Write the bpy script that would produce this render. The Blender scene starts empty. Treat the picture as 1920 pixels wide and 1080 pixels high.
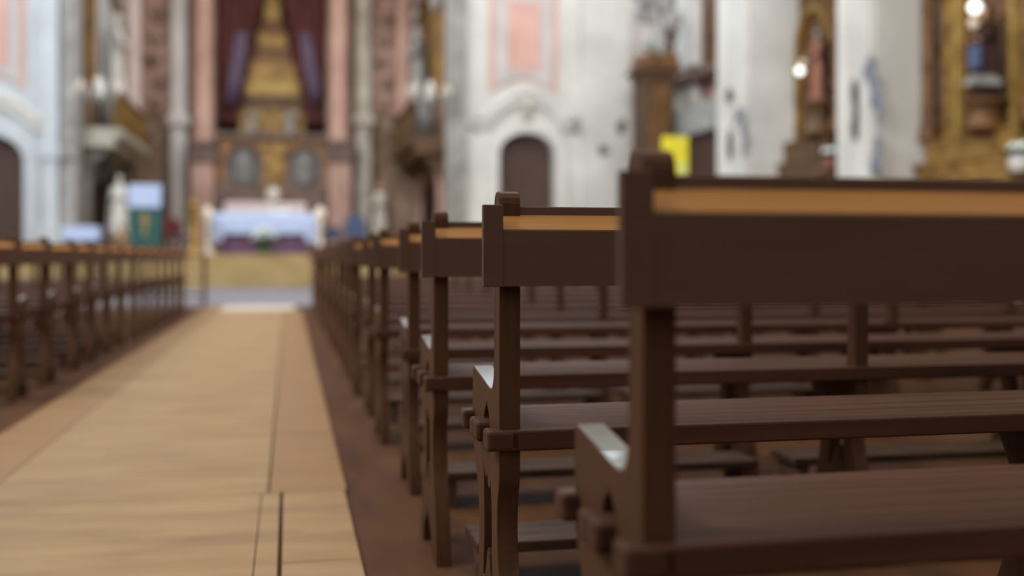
import bpy, bmesh, math, random
from math import sin, cos, pi, radians, atan2
from mathutils import Vector, Matrix
random.seed(7)
S = bpy.context.scene
C = S.collection

# ------------------------------------------------------------------ camera
F = 2000.0                       # focal length in pixels of a 1920 px wide frame
YAW = math.atan(420 / F)         # the aisle runs away 420 px left of the centre
CAM_H = 0.80
HORIZON = 480.0
sT, cT = sin(YAW), cos(YAW)
cd = bpy.data.cameras.new('camera')
cd.sensor_width = 36.0
cd.lens = 36.0 * F / 1920
cd.shift_y = -(540 - HORIZON) / 1920
cd.clip_start = 0.05
cd.clip_end = 200
cd.dof.use_dof = True
cd.dof.focus_distance = 2.03
cd.dof.aperture_fstop = 1.4
cam = bpy.data.objects.new('camera', cd)
cam.location = (0, 0, CAM_H)
cam.rotation_euler = (pi / 2, 0, -YAW)
C.objects.link(cam)
S.camera = cam

# ------------------------------------------------------------------ light
w = bpy.data.worlds.new('world')
S.world = w
w.use_nodes = True
bg = w.node_tree.nodes['Background']
bg.inputs[0].default_value = (1.0, 0.965, 0.92, 1)
bg.inputs[1].default_value = 0.62


def area(name, loc, target, sx, sy, power, col, spread=180):
    l = bpy.data.lights.new(name, 'AREA')
    l.shape = 'RECTANGLE'
    l.size, l.size_y = sx, sy
    l.energy = power
    l.color = col
    l.spread = radians(spread)
    o = bpy.data.objects.new(name, l)
    o.location = loc
    o.rotation_euler = (Vector(target) - Vector(loc)).to_track_quat('-Z', 'Y').to_euler()
    C.objects.link(o)
    return o


# unseen area lamps: high side daylight, plus fill added for walls, slopes and chancel
area('high_side_light', (-9.4, 14, 11.5), (8, 22, 3), 9, 3.5, 1300, (0.95, 0.98, 1.0))
area('high_side_light', (-9.4, 3, 11.5), (10, 16, 4), 8, 3.5, 1500, (0.97, 0.98, 1.0))
area('high_side_light', (-8.5, 21, 13.0), (-3, 30, 4), 5, 3, 600, (0.86, 0.94, 1.0))  # added to brighten the left front wall
area('high_side_light', (8.9, 20, 13.0), (5, 30, 4), 5, 3, 700, (0.92, 0.96, 1.0))  # added to brighten the right front wall
area('nave_warm_fill', (1.6, 6.0, 11.5), (1.6, 6.0, 0), 2.0, 16.0, 420, (1.0, 0.82, 0.56))  # warm overhead strip added to light the rail slopes
area('rear_fill_light', (1.0, -3.4, 11.5), (8, 24, 5.5), 6, 4, 420, (0.95, 0.98, 1.0), 75)  # unseen fill behind the camera, added for front wall and chapels
area('chancel_light', (-0.4, 33, 11.6), (-0.4, 36, 2), 6, 3, 420, (1.0, 0.95, 0.9))

S.view_settings.view_transform = 'Standard'
S.view_settings.look = 'None'
S.view_settings.exposure = 0.0
S.view_settings.gamma = 1.0
S.view_settings.use_curve_mapping = False


# ------------------------------------------------------------------ where a pixel of the photograph lies
def on_y(px, Y):
    t = (px - 960) / F
    return Y * (sT + t * cT) / (cT - t * sT)


def on_x(px, X):
    t = (px - 960) / F
    return X * (cT - t * sT) / (sT + t * cT)


def dep(X, Y):
    return X * sT + Y * cT


def zz(py, X, Y):
    return CAM_H + (HORIZON - py) * dep(X, Y) / F


# ------------------------------------------------------------------ materials
def lin(c):
    return tuple((v / 255 / 12.92) if v / 255 <= 0.04045 else ((v / 255 + 0.055) / 1.055) ** 2.4 for v in c)


M = {}


def mat(name, rgb, rough=0.6, spec=0.4, var=0.12, scale=4.0, stretch=(1, 1, 1), rgb2=None, metal=0.0,
        bump=0.0, emit=None, estr=0.0, detail=6.0, coat=0.0, stain=None):
    m = bpy.data.materials.new(name)
    m.use_nodes = True
    nt = m.node_tree
    p = nt.nodes['Principled BSDF']
    a = lin(rgb)
    b = lin(rgb2) if rgb2 else tuple(v * (1 - 2.2 * var) for v in a)
    tc = nt.nodes.new('ShaderNodeTexCoord')
    mp = nt.nodes.new('ShaderNodeMapping')
    mp.inputs['Scale'].default_value = stretch
    nz = nt.nodes.new('ShaderNodeTexNoise')
    nz.inputs['Scale'].default_value = scale
    nz.inputs['Detail'].default_value = detail
    rp = nt.nodes.new('ShaderNodeValToRGB')
    rp.color_ramp.elements[0].position = 0.32
    rp.color_ramp.elements[0].color = (*b, 1)
    rp.color_ramp.elements[1].position = 0.68
    rp.color_ramp.elements[1].color = (*a, 1)
    nt.links.new(tc.outputs['Object'], mp.inputs['Vector'])
    nt.links.new(mp.outputs['Vector'], nz.inputs['Vector'])
    nt.links.new(nz.outputs['Fac'], rp.inputs['Fac'])
    if stain:                    # worn, darker blotches and fine scratches lying across the boards
        n2 = nt.nodes.new('ShaderNodeTexNoise')
        n2.inputs['Scale'].default_value = 1.5
        n2.inputs['Detail'].default_value = 9.0
        n2.inputs['Roughness'].default_value = 0.66
        m2 = nt.nodes.new('ShaderNodeMapping')
        m2.inputs['Scale'].default_value = (1.0, 3.4, 1)
        r2 = nt.nodes.new('ShaderNodeValToRGB')
        r2.color_ramp.elements[0].position = 0.52
        r2.color_ramp.elements[0].color = (0, 0, 0, 1)
        r2.color_ramp.elements[1].position = 0.74
        r2.color_ramp.elements[1].color = (1, 1, 1, 1)
        mx = nt.nodes.new('ShaderNodeMix')
        mx.data_type = 'RGBA'
        mx.inputs[7].default_value = (*lin(stain), 1)
        nt.links.new(tc.outputs['Object'], m2.inputs['Vector'])
        nt.links.new(m2.outputs['Vector'], n2.inputs['Vector'])
        nt.links.new(n2.outputs['Fac'], r2.inputs['Fac'])
        nt.links.new(r2.outputs['Color'], mx.inputs[0])
        nt.links.new(rp.outputs['Color'], mx.inputs[6])
        nt.links.new(mx.outputs[2], p.inputs['Base Color'])
    else:
        nt.links.new(rp.outputs['Color'], p.inputs['Base Color'])
    p.inputs['Roughness'].default_value = rough
    p.inputs['Specular IOR Level'].default_value = spec
    p.inputs['Metallic'].default_value = metal
    p.inputs['Coat Weight'].default_value = coat
    if bump:
        bp = nt.nodes.new('ShaderNodeBump')
        bp.inputs['Strength'].default_value = bump
        bp.inputs['Distance'].default_value = 0.01
        nt.links.new(nz.outputs['Fac'], bp.inputs['Height'])
        nt.links.new(bp.outputs['Normal'], p.inputs['Normal'])
    if emit:
        p.inputs['Emission Color'].default_value = (*lin(emit), 1)
        p.inputs['Emission Strength'].default_value = estr
    M[name] = m
    return m


mat('pew_wood', (95, 72, 60), 0.55, 0.08, 0.06, 5, (0.6, 8, 8))
mat('panel_wood', (87, 60, 43), 0.55, 0.06, 0.12, 7, (8, 9, 0.7))
mat('seat_wood', (90, 61, 48), 0.5, 0.03, 0.2, 3.2, (0.45, 16, 4), rgb2=(62, 44, 36), bump=0.12, detail=9.0)
mat('arm_sheen', (120, 116, 106), 0.3, 0.5, 0.12, 9, (6, 1.5, 0.7), rgb2=(96, 88, 76), coat=0.25)  # pale tone painted for the light the armrest tops reflect
mat('rest_wood', (160, 110, 54), 0.5, 0.2, 0.12, 6, (0.7, 12, 12))
mat('kneeler_wood', (86, 66, 54), 0.6, 0.05, 0.25, 7, (0.8, 6, 4))
mat('walkway', (158, 130, 94), 0.65, 0.12, 0.05, 3, (0.7, 3, 1), rgb2=(142, 113, 82), bump=0.04, stain=(128, 98, 72))
mat('walkway_side', (144, 112, 78), 0.65, 0.12, 0.05, 3, (0.7, 3, 1), stain=(122, 92, 66))
mat('floor_wood', (94, 63, 42), 0.7, 0.05, 0.15, 2.2, (3, 0.8, 1), rgb2=(72, 49, 35))
mat('floor_stone', (140, 136, 142), 0.5, 0.3, 0.06, 1.2, rgb2=(112, 110, 118))
mat('plaster_white', (214, 212, 206), 0.8, 0.2, 0.05, 0.8, rgb2=(190, 188, 182))
mat('plaster_cool', (200, 206, 210), 0.8, 0.2, 0.05, 0.8, rgb2=(178, 182, 188))
mat('stone_pale', (190, 184, 172), 0.75, 0.2, 0.08, 1.6, rgb2=(150, 142, 130))
mat('stone_grey', (168, 166, 162), 0.75, 0.2, 0.08, 1.6, rgb2=(128, 124, 120))
mat('stone_brown', (156, 134, 116), 0.75, 0.2, 0.12, 1.6, rgb2=(116, 94, 78))
mat('stone_stain', (96, 86, 74), 0.85, 0.1, 0.2, 9)
mat('stone_bluegrey', (132, 134, 144), 0.85, 0.1, 0.15, 9)
mat('pink_plaster', (212, 172, 160), 0.8, 0.15, 0.06, 0.9, rgb2=(196, 154, 143))
mat('pink_pale', (220, 202, 196), 0.8, 0.15, 0.05, 0.9, rgb2=(204, 184, 180))
mat('pink_marble', (190, 156, 142), 0.5, 0.3, 0.1, 1.3, rgb2=(168, 132, 120))
mat('pink_marble_light', (226, 208, 204), 0.5, 0.3, 0.06, 1.3, rgb2=(208, 188, 184))
mat('plinth_stone', (122, 102, 94), 0.6, 0.3, 0.1, 2, rgb2=(96, 78, 72))
mat('retable_tan', (166, 124, 84), 0.6, 0.3, 0.2, 2.5, rgb2=(122, 94, 74))
mat('niche_grey', (142, 140, 138), 0.7, 0.2, 0.1, 3, rgb2=(112, 108, 106))
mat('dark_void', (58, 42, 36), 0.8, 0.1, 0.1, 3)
mat('door_wood', (84, 62, 54), 0.6, 0.3, 0.12, 3, (6, 6, 0.6))
mat('gold', (164, 128, 64), 0.45, 0.4, 0.25, 3, rgb2=(108, 78, 38), metal=0.25)
mat('gold_bright', (186, 156, 88), 0.5, 0.3, 0.15, 3, rgb2=(150, 118, 62), metal=0.1)
mat('gold_dark', (124, 86, 44), 0.5, 0.4, 0.3, 5, rgb2=(74, 50, 30), metal=0.2, bump=0.6)
mat('carved_wood', (112, 82, 50), 0.55, 0.35, 0.25, 4, rgb2=(72, 52, 38), bump=0.5)
mat('carved_tan', (152, 128, 92), 0.6, 0.3, 0.25, 4, rgb2=(112, 88, 60), bump=0.4)
mat('drape_maroon', (112, 66, 62), 0.75, 0.2, 0.2, 2, (4, 1, 0.5), rgb2=(84, 50, 50))
mat('drape_sheen', (112, 98, 124), 0.7, 0.3, 0.2, 2, (4, 1, 0.5), rgb2=(88, 70, 88))
mat('cloth_white', (184, 198, 230), 0.85, 0.15, 0.03, 3)
mat('cloth_purple', (112, 82, 108), 0.85, 0.15, 0.15, 3)
mat('cloth_teal', (62, 100, 98), 0.85, 0.15, 0.12, 3)
mat('cloth_blue', (84, 94, 124), 0.8, 0.15, 0.12, 3)
mat('cloth_red', (122, 58, 58), 0.8, 0.15, 0.12, 3)
mat('steps_tan', (172, 150, 108), 0.7, 0.2, 0.06, 1.5, rgb2=(148, 126, 88))
mat('leaf', (66, 104, 56), 0.6, 0.3, 0.3, 8)
mat('petal', (232, 240, 232), 0.7, 0.2, 0.04, 8)
mat('wax', (232, 222, 206), 0.5, 0.4, 0.03, 5)
mat('flame', (226, 214, 198), 0.5, 0.1, 0.0, 5, emit=(255, 232, 205), estr=0.15)
mat('lamp_glow', (255, 250, 240), 0.5, 0.1, 0.0, 5, emit=(240, 250, 246), estr=2.2)
mat('brass', (190, 152, 84), 0.4, 0.5, 0.15, 6, rgb2=(140, 106, 56), metal=0.5)
mat('statue_white', (222, 220, 214), 0.6, 0.3, 0.08, 4)
mat('statue_grey', (168, 168, 164), 0.7, 0.2, 0.2, 4)
mat('skin', (206, 160, 136), 0.55, 0.35, 0.06, 6)
mat('robe_dark', (72, 48, 42), 0.8, 0.2, 0.2, 4)
mat('robe_rose', (164, 112, 92), 0.7, 0.2, 0.15, 4)
mat('hair_brown', (66, 46, 36), 0.7, 0.2, 0.2, 10)
mat('sign_yellow', (232, 220, 58), 0.6, 0.3, 0.04, 3)
mat('sign_pale', (214, 222, 132), 0.6, 0.3, 0.04, 3)
mat('vase_red', (146, 92, 76), 0.4, 0.4, 0.15, 6)
mat('added_glow', (235, 242, 250), 0.3, 0.3, 0.0, 3, emit=(218, 236, 250), estr=7.0)
mat('metal_dark', (70, 62, 56), 0.45, 0.5, 0.1, 6, metal=0.4)


# ------------------------------------------------------------------ mesh helpers
class MB:
    """collects shapes into one mesh"""

    def __init__(s):
        s.bm = bmesh.new()

    def _faces(s, vs, fs, smooth=False):
        bv = [s.bm.verts.new(v) for v in vs]
        for f in fs:
            try:
                k = s.bm.faces.new([bv[i] for i in f])
                k.smooth = smooth
            except ValueError:
                pass
        return s

    def box(s, x0, x1, y0, y1, z0, z1, b=0.0):
        if b <= 0:
            v = [(x0, y0, z0), (x1, y0, z0), (x1, y1, z0), (x0, y1, z0), (x0, y0, z1), (x1, y0, z1), (x1, y1, z1), (x0, y1, z1)]
            return s._faces(v, [(0, 3, 2, 1), (4, 5, 6, 7), (0, 1, 5, 4), (1, 2, 6, 5), (2, 3, 7, 6), (3, 0, 4, 7)])
        t = bmesh.new()
        bmesh.ops.create_cube(t, size=1)
        for q in t.verts:
            q.co = Vector(((x0 + x1) / 2 + q.co.x * (x1 - x0), (y0 + y1) / 2 + q.co.y * (y1 - y0), (z0 + z1) / 2 + q.co.z * (z1 - z0)))
        bmesh.ops.bevel(t, geom=t.edges[:], offset=b, segments=2, affect='EDGES', profile=0.5)
        t.verts.index_update()
        s._faces([q.co[:] for q in t.verts], [[q.index for q in f.verts] for f in t.faces])
        t.free()
        return s

    def lathe(s, prof, c=(0, 0, 0), n=24, ex=1.0, ey=1.0, smooth=True, wob=0.0, k=5, a0=0.0):
        vs, fs = [], []
        for i, (r, z) in enumerate(prof):
            for j in range(n):
                a = 2 * pi * j / n
                rr = r * (1 + wob * sin(k * a + a0 + i * 0.35))
                vs.append((c[0] + rr * cos(a) * ex, c[1] + rr * sin(a) * ey, c[2] + z))
        for i in range(len(prof) - 1):
            for j in range(n):
                fs.append((i * n + j, i * n + (j + 1) % n, (i + 1) * n + (j + 1) % n, (i + 1) * n + j))
        fs.append(tuple(range(n))[::-1])
        fs.append(tuple((len(prof) - 1) * n + j for j in range(n)))
        return s._faces(vs, fs, smooth)

    def ball(s, c, rx, ry=None, rz=None, n=16, m=10):
        ry, rz = ry or rx, rz or rx
        pr = [(max(1e-4, sin(pi * i / m)), -cos(pi * i / m)) for i in range(m + 1)]
        vs, fs = [], []
        for r, z in pr:
            for j in range(n):
                a = 2 * pi * j / n
                vs.append((c[0] + rx * r * cos(a), c[1] + ry * r * sin(a), c[2] + rz * z))
        for i in range(m):
            for j in range(n):
                fs.append((i * n + j, i * n + (j + 1) % n, (i + 1) * n + (j + 1) % n, (i + 1) * n + j))
        return s._faces(vs, fs, True)

    def tube(s, pts, rad, n=10, smooth=True):
        pts = [Vector(p) for p in pts]
        rs = rad if isinstance(rad, (list, tuple)) else [rad] * len(pts)
        vs, fs = [], []
        up = Vector((0, 0, 1))
        for i, p in enumerate(pts):
            d = (pts[min(i + 1, len(pts) - 1)] - pts[max(i - 1, 0)]).normalized()
            if abs(d.dot(up)) > 0.95:
                u = d.cross(Vector((0, 1, 0))).normalized()
            else:
                u = d.cross(up).normalized()
            v = u.cross(d).normalized()
            for j in range(n):
                a = 2 * pi * j / n
                vs.append(p + (u * cos(a) + v * sin(a)) * rs[i])
        for i in range(len(pts) - 1):
            for j in range(n):
                fs.append((i * n + j, i * n + (j + 1) % n, (i + 1) * n + (j + 1) % n, (i + 1) * n + j))
        fs.append(tuple(range(n))[::-1])
        fs.append(tuple((len(pts) - 1) * n + j for j in range(n)))
        return s._faces(vs, fs, smooth)

    def plate(s, outline, holes, w0, w1, axes='xzy', bevel=0.0):
        """flat shape with holes in the (u, v) plane, extruded from w0 to w1; axes say which world axis u, v, w are"""
        cu = bpy.data.curves.new('tmp', 'CURVE')
        cu.dimensions = '2D'
        cu.fill_mode = 'BOTH'
        for lp in [outline] + list(holes):
            sp = cu.splines.new('POLY')
            sp.points.add(len(lp) - 1)
            for q, (a, b) in zip(sp.points, lp):
                q.co = (a, b, 0, 1)
            sp.use_cyclic_u = True
        cu.extrude = max(1e-4, abs(w1 - w0) / 2 - bevel)
        cu.bevel_depth = bevel
        cu.bevel_resolution = 1
        if bevel:
            cu.offset = -bevel
        ob = bpy.data.objects.new('tmp', cu)
        C.objects.link(ob)
        dg = bpy.context.evaluated_depsgraph_get()
        dg.update()
        me = bpy.data.meshes.new_from_object(ob.evaluated_get(dg))
        mid = (w0 + w1) / 2
        vs = []
        for q in me.vertices:
            d = {axes[0]: q.co.x, axes[1]: q.co.y, axes[2]: q.co.z + mid}
            vs.append((d['x'], d['y'], d['z']))
        s._faces(vs, [list(f.vertices) for f in me.polygons])
        bpy.data.objects.remove(ob)
        bpy.data.curves.remove(cu)
        bpy.data.meshes.remove(me)
        return s

    def build(s, name, material, parent=None, loc=None):
        bmesh.ops.remove_doubles(s.bm, verts=s.bm.verts[:], dist=1e-5)
        bmesh.ops.recalc_face_normals(s.bm, faces=s.bm.faces[:])
        me = bpy.data.meshes.new(name)
        s.bm.to_mesh(me)
        s.bm.free()
        me.materials.append(M[material])
        o = bpy.data.objects.new(name, me)
        C.objects.link(o)
        if parent:
            o.parent = parent
        if loc:
            o.location = loc
        return o


def tag(o, label=None, cat=None, group=None, kind=None):
    if label:
        o['label'] = label
    if cat:
        o['category'] = cat
    if group:
        o['group'] = group
    if kind:
        o['kind'] = kind
    return o


def thing(name, label, cat, loc=(0, 0, 0), rz=0.0, group=None):
    o = bpy.data.objects.new(name, None)
    o.empty_display_size = 0.1
    o.location = loc
    o.rotation_euler = (0, 0, rz)
    C.objects.link(o)
    return tag(o, label, cat, group)


def struct(o):
    o['kind'] = 'structure'
    return o


KIDS = {}


def copy_tree(o, parent=None):
    c = o.copy()
    C.objects.link(c)
    if parent:
        c.parent = parent
    for ch in [x for x in C.objects if x.parent == o]:
        copy_tree(ch, c)
    return c


def arch_pts(cx, half, spring, rise, n=14):
    """door-like outline: up the left jamb, over an arch, down the right one"""
    p = [(cx - half, 0.0), (cx - half, spring)]
    for i in range(1, n):
        a = pi - pi * i / n
        p.append((cx + half * cos(a), spring + rise * sin(a)))
    p += [(cx + half, spring), (cx + half, 0.0)]
    return p


ORD = ['first', 'second', 'third', 'fourth', 'fifth', 'sixth', 'seventh', 'eighth', 'ninth', 'tenth', 'eleventh', 'twelfth',
       'thirteenth', 'fourteenth', 'fifteenth', 'sixteenth', 'seventeenth', 'eighteenth', 'nineteenth', 'twentieth',
       'twenty-first', 'twenty-second']

# ------------------------------------------------------------------ the setting
WY = 30.0                        # face of the wall the chancel opens in
XR = 9.9                         # face of the pilasters along the right side
XL = -10.6
fl = MB().box(-11.2, 12.6, -4.4, 17.6, -0.25, 0.0)
floor = struct(fl.build('floor', 'floor_wood'))
struct(MB().box(-11.2, 12.2, 17.6, 40.0, -0.25, 0.0).build('floor_stone', 'floor_stone')).name = 'floor.001'
floor3 = struct(MB().box(0.75, 12.0, 17.58, 27.28, -0.2, 0.006).build('floor', 'floor_wood'))

# sanctuary platform: five broad steps
CL, CR = on_y(146, WY), on_y(840, WY)
BY = 38.0
st = MB()
for i in range(5):
    st.box(-9.5, 8.2, 27.3 + 0.38 * i, 29.68, 0.17 * i, 0.17 * (i + 1), 0.012)
steps = st.build('altar_steps', 'steps_tan')
tag(steps, 'broad tan steps rising to the altar at the end of the aisle', 'steps')
struct(MB().box(CL + 0.01, CR - 0.01, 29.69, BY - 0.01, 0.0, 0.85).build('floor.002', 'steps_tan'))
PZ = 0.85

# wall left of the nave (outside the frame, it closes the room), wall right behind the chapels
struct(MB().box(XL - 0.5, XL, -3, 31, 0, 9.0).build('wall_left', 'plaster_cool'))
struct(MB().box(XL - 0.5, 12.6, -4.4, -4.0, 0, 2.6).build('rear_shade_wall', 'stone_brown'))  # low unseen wall added to keep light off the pew backs
struct(MB().box(12.2, 12.6, -3, 31, 0, 11).build('wall_right', 'stone_brown'))

# --- front wall, right of the chancel, with a round-arched door
xa, xb = on_y(840, WY), XR + 0.9
dxa, dxb = on_y(935, WY), on_y(1040, WY)
dcx, dh = (dxa + dxb) / 2, (dxb - dxa) / 2
dtop = zz(249, dcx, WY)
dspring = dtop - 0.62
mb = MB()
hole = [(u, max(v, PZ - 0.9)) for u, v in arch_pts(dcx, dh, dspring, 0.62)]
hole = [(u, v if v > 0.01 else 0.02) for u, v in hole]
mb.plate([(xa, 0), (xb, 0), (xb, 20), (xa, 20)], [hole], WY, WY + 0.5)
wfr = struct(mb.build('wall_front_right', 'plaster_white'))
# door leaf
d1 = struct(MB().plate([(u, v) for u, v in arch_pts(dcx, dh - 0.01, dspring, 0.61)], [], WY + 0.35, WY + 0.43).build('door_1', 'door_wood'))
dm = MB()
for i in range(-3, 4):
    dm.box(dcx + i * dh / 3.6 - 0.015, dcx + i * dh / 3.6 + 0.015, WY + 0.335, WY + 0.352, 0.05, dspring + 0.25)
dm.build('door_batten', 'door_wood', d1)


def arch_frame(cx, half, spring, rise, wd, y0, y1, base=0.02):
    out = arch_pts(cx, half + wd, spring, rise + wd)
    inn = arch_pts(cx, half, spring, rise)
    out = [(u, max(v, base)) for u, v in out]
    inn = [(u, max(v, base)) for u, v in inn]
    return MB().plate(out + inn[::-1], [], y0, y1)


struct(arch_frame(dcx, dh + 0.003, dspring, 0.623, 0.42, WY - 0.10, WY + 0.3).build('trim_1', 'plaster_white'))


def hood(cx, half, z0, rise, y0, r, ext):
    """eared, segmental hood mould"""
    pts = [(cx - half - ext, y0, z0), (cx - half, y0, z0)]
    for i in range(1, 16):
        u = i / 16
        pts.append((cx - half + 2 * half * u, y0, z0 + rise * sin(pi * u) ** 0.8))
    pts += [(cx + half, y0, z0), (cx + half + ext, y0, z0)]
    m_ = MB().tube(pts, r, 8)
    m_.tube([(p[0], p[1] + 0.02, p[2] - r * 1.7) for p in pts], r * 0.8, 8)
    return m_


hz0 = zz(222, dcx, WY)
struct(hood(dcx, dh + 0.30, hz0, zz(172, dcx, WY) - hz0, WY - 0.08, 0.15, 0.35).build('trim_2', 'plaster_white'))
# carved keystone and ear drops
ks = MB().lathe([(0.02, 0), (0.12, 0.08), (0.17, 0.3), (0.15, 0.5), (0.22, 0.62), (0.05, 0.7)], (dcx, WY - 0.1, dtop + 0.25), 14, 1.0, 0.6)
ks.build('keystone', 'stone_pale', wfr)
for sx in (-1, 1):
    MB().lathe([(0.02, 0), (0.10, 0.06), (0.14, 0.2), (0.06, 0.34)], (dcx + sx * (dh + 0.72), WY - 0.06, hz0 - 0.42), 12, 1, 0.6).build('carved_drop', 'stone_grey', wfr)


def pink_panel(px0, px1, pyb, Y, name, arch):
    x0, x1 = on_y(px0, Y), on_y(px1, Y)
    zb = zz(pyb, (x0 + x1) / 2, Y)
    wd = x1 - x0
    n = 12
    def shape(i, lift):
        p = [(x1 - i, 8.7 - i), (x0 + i, 8.7 - i), (x0 + i, zb + lift)]
        for k in range(1, n):
            u = k / n
            p.append((x0 + i + (wd - 2 * i) * u, zb + lift + arch * sin(pi * u)))
        p.append((x1 - i, zb + lift))
        return p
    outer = struct(MB().plate(shape(0, 0), [], Y - 0.05, Y + 0.02).build(name, 'pink_plaster'))
    MB().plate(shape(wd * 0.085, 0.10), [], Y - 0.09, Y - 0.02).build('panel_border', 'stone_grey_light', outer)
    MB().plate([(x0 + wd * 0.26, zb + 0.62), (x1 - wd * 0.26, zb + 0.62), (x1 - wd * 0.26, 8.1), (x0 + wd * 0.26, 8.1)], [], Y - 0.13, Y - 0.06).build('panel_field', 'pink_plaster', outer)
    return outer


mat('stone_grey_light', (198, 193, 190), 0.75, 0.2, 0.04, 1.2, rgb2=(182, 177, 175))
pink_panel(917, 1045, 174, WY, 'trim_3', zz(152, 6.5, WY) - zz(174, 6.5, WY))
# flat pilaster at the outer end of this wall and at the arch
for i, (p0, p1, mt) in enumerate([(840, 872, 'stone_grey'), (1088, 1180, 'plaster_white')]):
    x0, x1 = on_y(p0, WY), on_y(p1, WY)
    pm = MB().box(x0, x1, WY - 0.22, WY + 0.05, 0.85, 8.8).box(x0 - 0.06, x1 + 0.06, WY - 0.3, WY + 0.05, 0.85, 1.7, 0.02)
    struct(pm.build('trim_%d' % (4 + i), mt))

# --- front wall, left of the chancel
xla, xlb = -10.6, on_y(146, WY)
ldb = on_y(45, WY)
ldcx, ldh = ldb - dh, dh
ldtop = zz(252, ldcx, WY)
hole = [(u, max(v, 0.02)) for u, v in arch_pts(ldcx, ldh, ldtop - 0.7, 0.7)]
wfl = struct(MB().plate([(xla, 0), (xlb, 0), (xlb, 20), (xla, 20)], [hole], WY, WY + 0.5).build('wall_front_left', 'plaster_cool'))
d2 = struct(MB().plate(arch_pts(ldcx, ldh - 0.01, ldtop - 0.7, 0.69), [], WY + 0.35, WY + 0.43).build('door_2', 'door_wood'))
dm = MB()
for i in range(-3, 4):
    dm.box(ldcx + i * dh / 3.6 - 0.015, ldcx + i * dh / 3.6 + 0.015, WY + 0.335, WY + 0.352, 0.05, dspring + 0.25)
dm.build('door_batten', 'door_wood', d2)
struct(arch_frame(ldcx, ldh + 0.003, ldtop - 0.7, 0.703, 0.40, WY - 0.10, WY + 0.3).build('trim_6', 'plaster_cool'))
lz0 = zz(222, ldcx, WY)
struct(hood(ldcx, ldh + 0.30, lz0, zz(178, ldcx, WY) - lz0, WY - 0.08, 0.15, 0.35).build('trim_7', 'plaster_white'))
pink_panel(-74, 48, 168, WY, 'trim_8', 0.35)
for i, (p0, p1, mt) in enumerate([(82, 112, 'plaster_cool'), (120, 146, 'stone_grey')]):
    x0, x1 = on_y(p0, WY), on_y(p1, WY)
    pm = MB().box(x0, x1, WY - 0.22, WY + 0.05, 0.85, 8.8).box(x0 - 0.05, x1 + 0.05, WY - 0.28, WY + 0.05, 0.85, 1.6, 0.02)
    pm.box(x0 - 0.05, x1 + 0.05, WY - 0.30, WY, zz(300, x0, WY), zz(275, x0, WY), 0.03)
    struct(pm.build('trim_%d' % (9 + i), mt))

# --- chancel
struct(MB().box(CL - 0.5, CL, WY + 0.5, BY + 0.5, 0, 12).build('wall_chancel_left', 'stone_brown'))
struct(MB().box(CR, CR + 0.5, WY + 0.5, BY + 0.5, 0, 12).build('wall_chancel_right', 'stone_brown'))
wb = MB()
rx0, rx1 = on_y(404, BY), on_y(612, BY)
rzb = zz(256, (rx0 + rx1) / 2, BY)
wb.plate([(CL, 0), (CR, 0), (CR, 12), (CL, 12)], [[(rx0, rzb), (rx1, rzb), (rx1, 11), (rx0, 11)]], BY, BY + 0.5)
struct(wb.build('wall_back', 'stone_brown'))
for nm, bx in (('wall_niche_back', (rx0 - 0.3, rx1 + 0.3, BY + 2.6, BY + 2.8, rzb - 0.3, 11.3)), ('wall_niche_left', (rx0 - 0.3, rx0, BY + 0.5, BY + 2.6, rzb - 0.3, 11.3)),
               ('wall_niche_right', (rx1, rx1 + 0.3, BY + 0.5, BY + 2.6, rzb - 0.3, 11.3)), ('floor_niche', (rx0, rx1, BY + 0.01, BY + 2.6, rzb - 0.3, rzb)), ('ceiling_niche', (rx0, rx1, BY + 0.5, BY + 2.6, 11, 11.3))):
    struct(MB().box(*bx).build(nm, 'dark_void'))
struct(MB().box(CL - 0.5, CR + 0.5, WY + 0.5, BY + 0.5, 12.0, 12.3).build('ceiling', 'plaster_white'))
# arch head of the chancel, glowing windows added out of view beside it
struct(MB().box(CL, CR, WY, WY + 0.5, 9.3, 20).build('wall_front_top', 'plaster_white'))
for q, (wx, nm) in enumerate(((6.9, 'added_window_1'), (-7.6, 'added_window_2'))):  # unseen glowing panes, added and sized for armrest reflections
    hw = 3.6 if q == 0 else 2.3
    win = struct(MB().plate([(u + wx, v + 9.0) for u, v in arch_pts(0, hw, 7.6, 2.4)], [], WY - 0.06, WY - 0.01).build(nm, 'added_glow'))
    wfm = MB()
    for i in range(-1, 2):
        wfm.box(wx + i * hw * 0.5 - 0.04, wx + i * hw * 0.5 + 0.04, WY - 0.12, WY - 0.055, 9.0, 18.2)
    for i in range(6):
        wfm.box(wx - hw, wx + hw, WY - 0.12, WY - 0.055, 10.2 + i * 1.2, 10.26 + i * 1.2)
    wfm.build('added_window_bar', 'stone_grey', win)


def column(mb, c, r, h, base=0.35, cap=0.45, n=20):
    p = [(r * 1.35, 0), (r * 1.35, base * 0.4), (r * 1.2, base * 0.5), (r * 1.28, base * 0.75), (r * 1.02, base)]
    p += [(r * 1.0, base + 0.02), (r * 1.02, h * 0.4), (r * 0.88, h - cap), (r * 0.98, h - cap + 0.04), (r * 0.9, h - cap + 0.08), (r * 1.3, h - 0.12), (r * 1.38, h - 0.1), (r * 1.38, h)]
    return mb.lathe(p, c, n)


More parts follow.
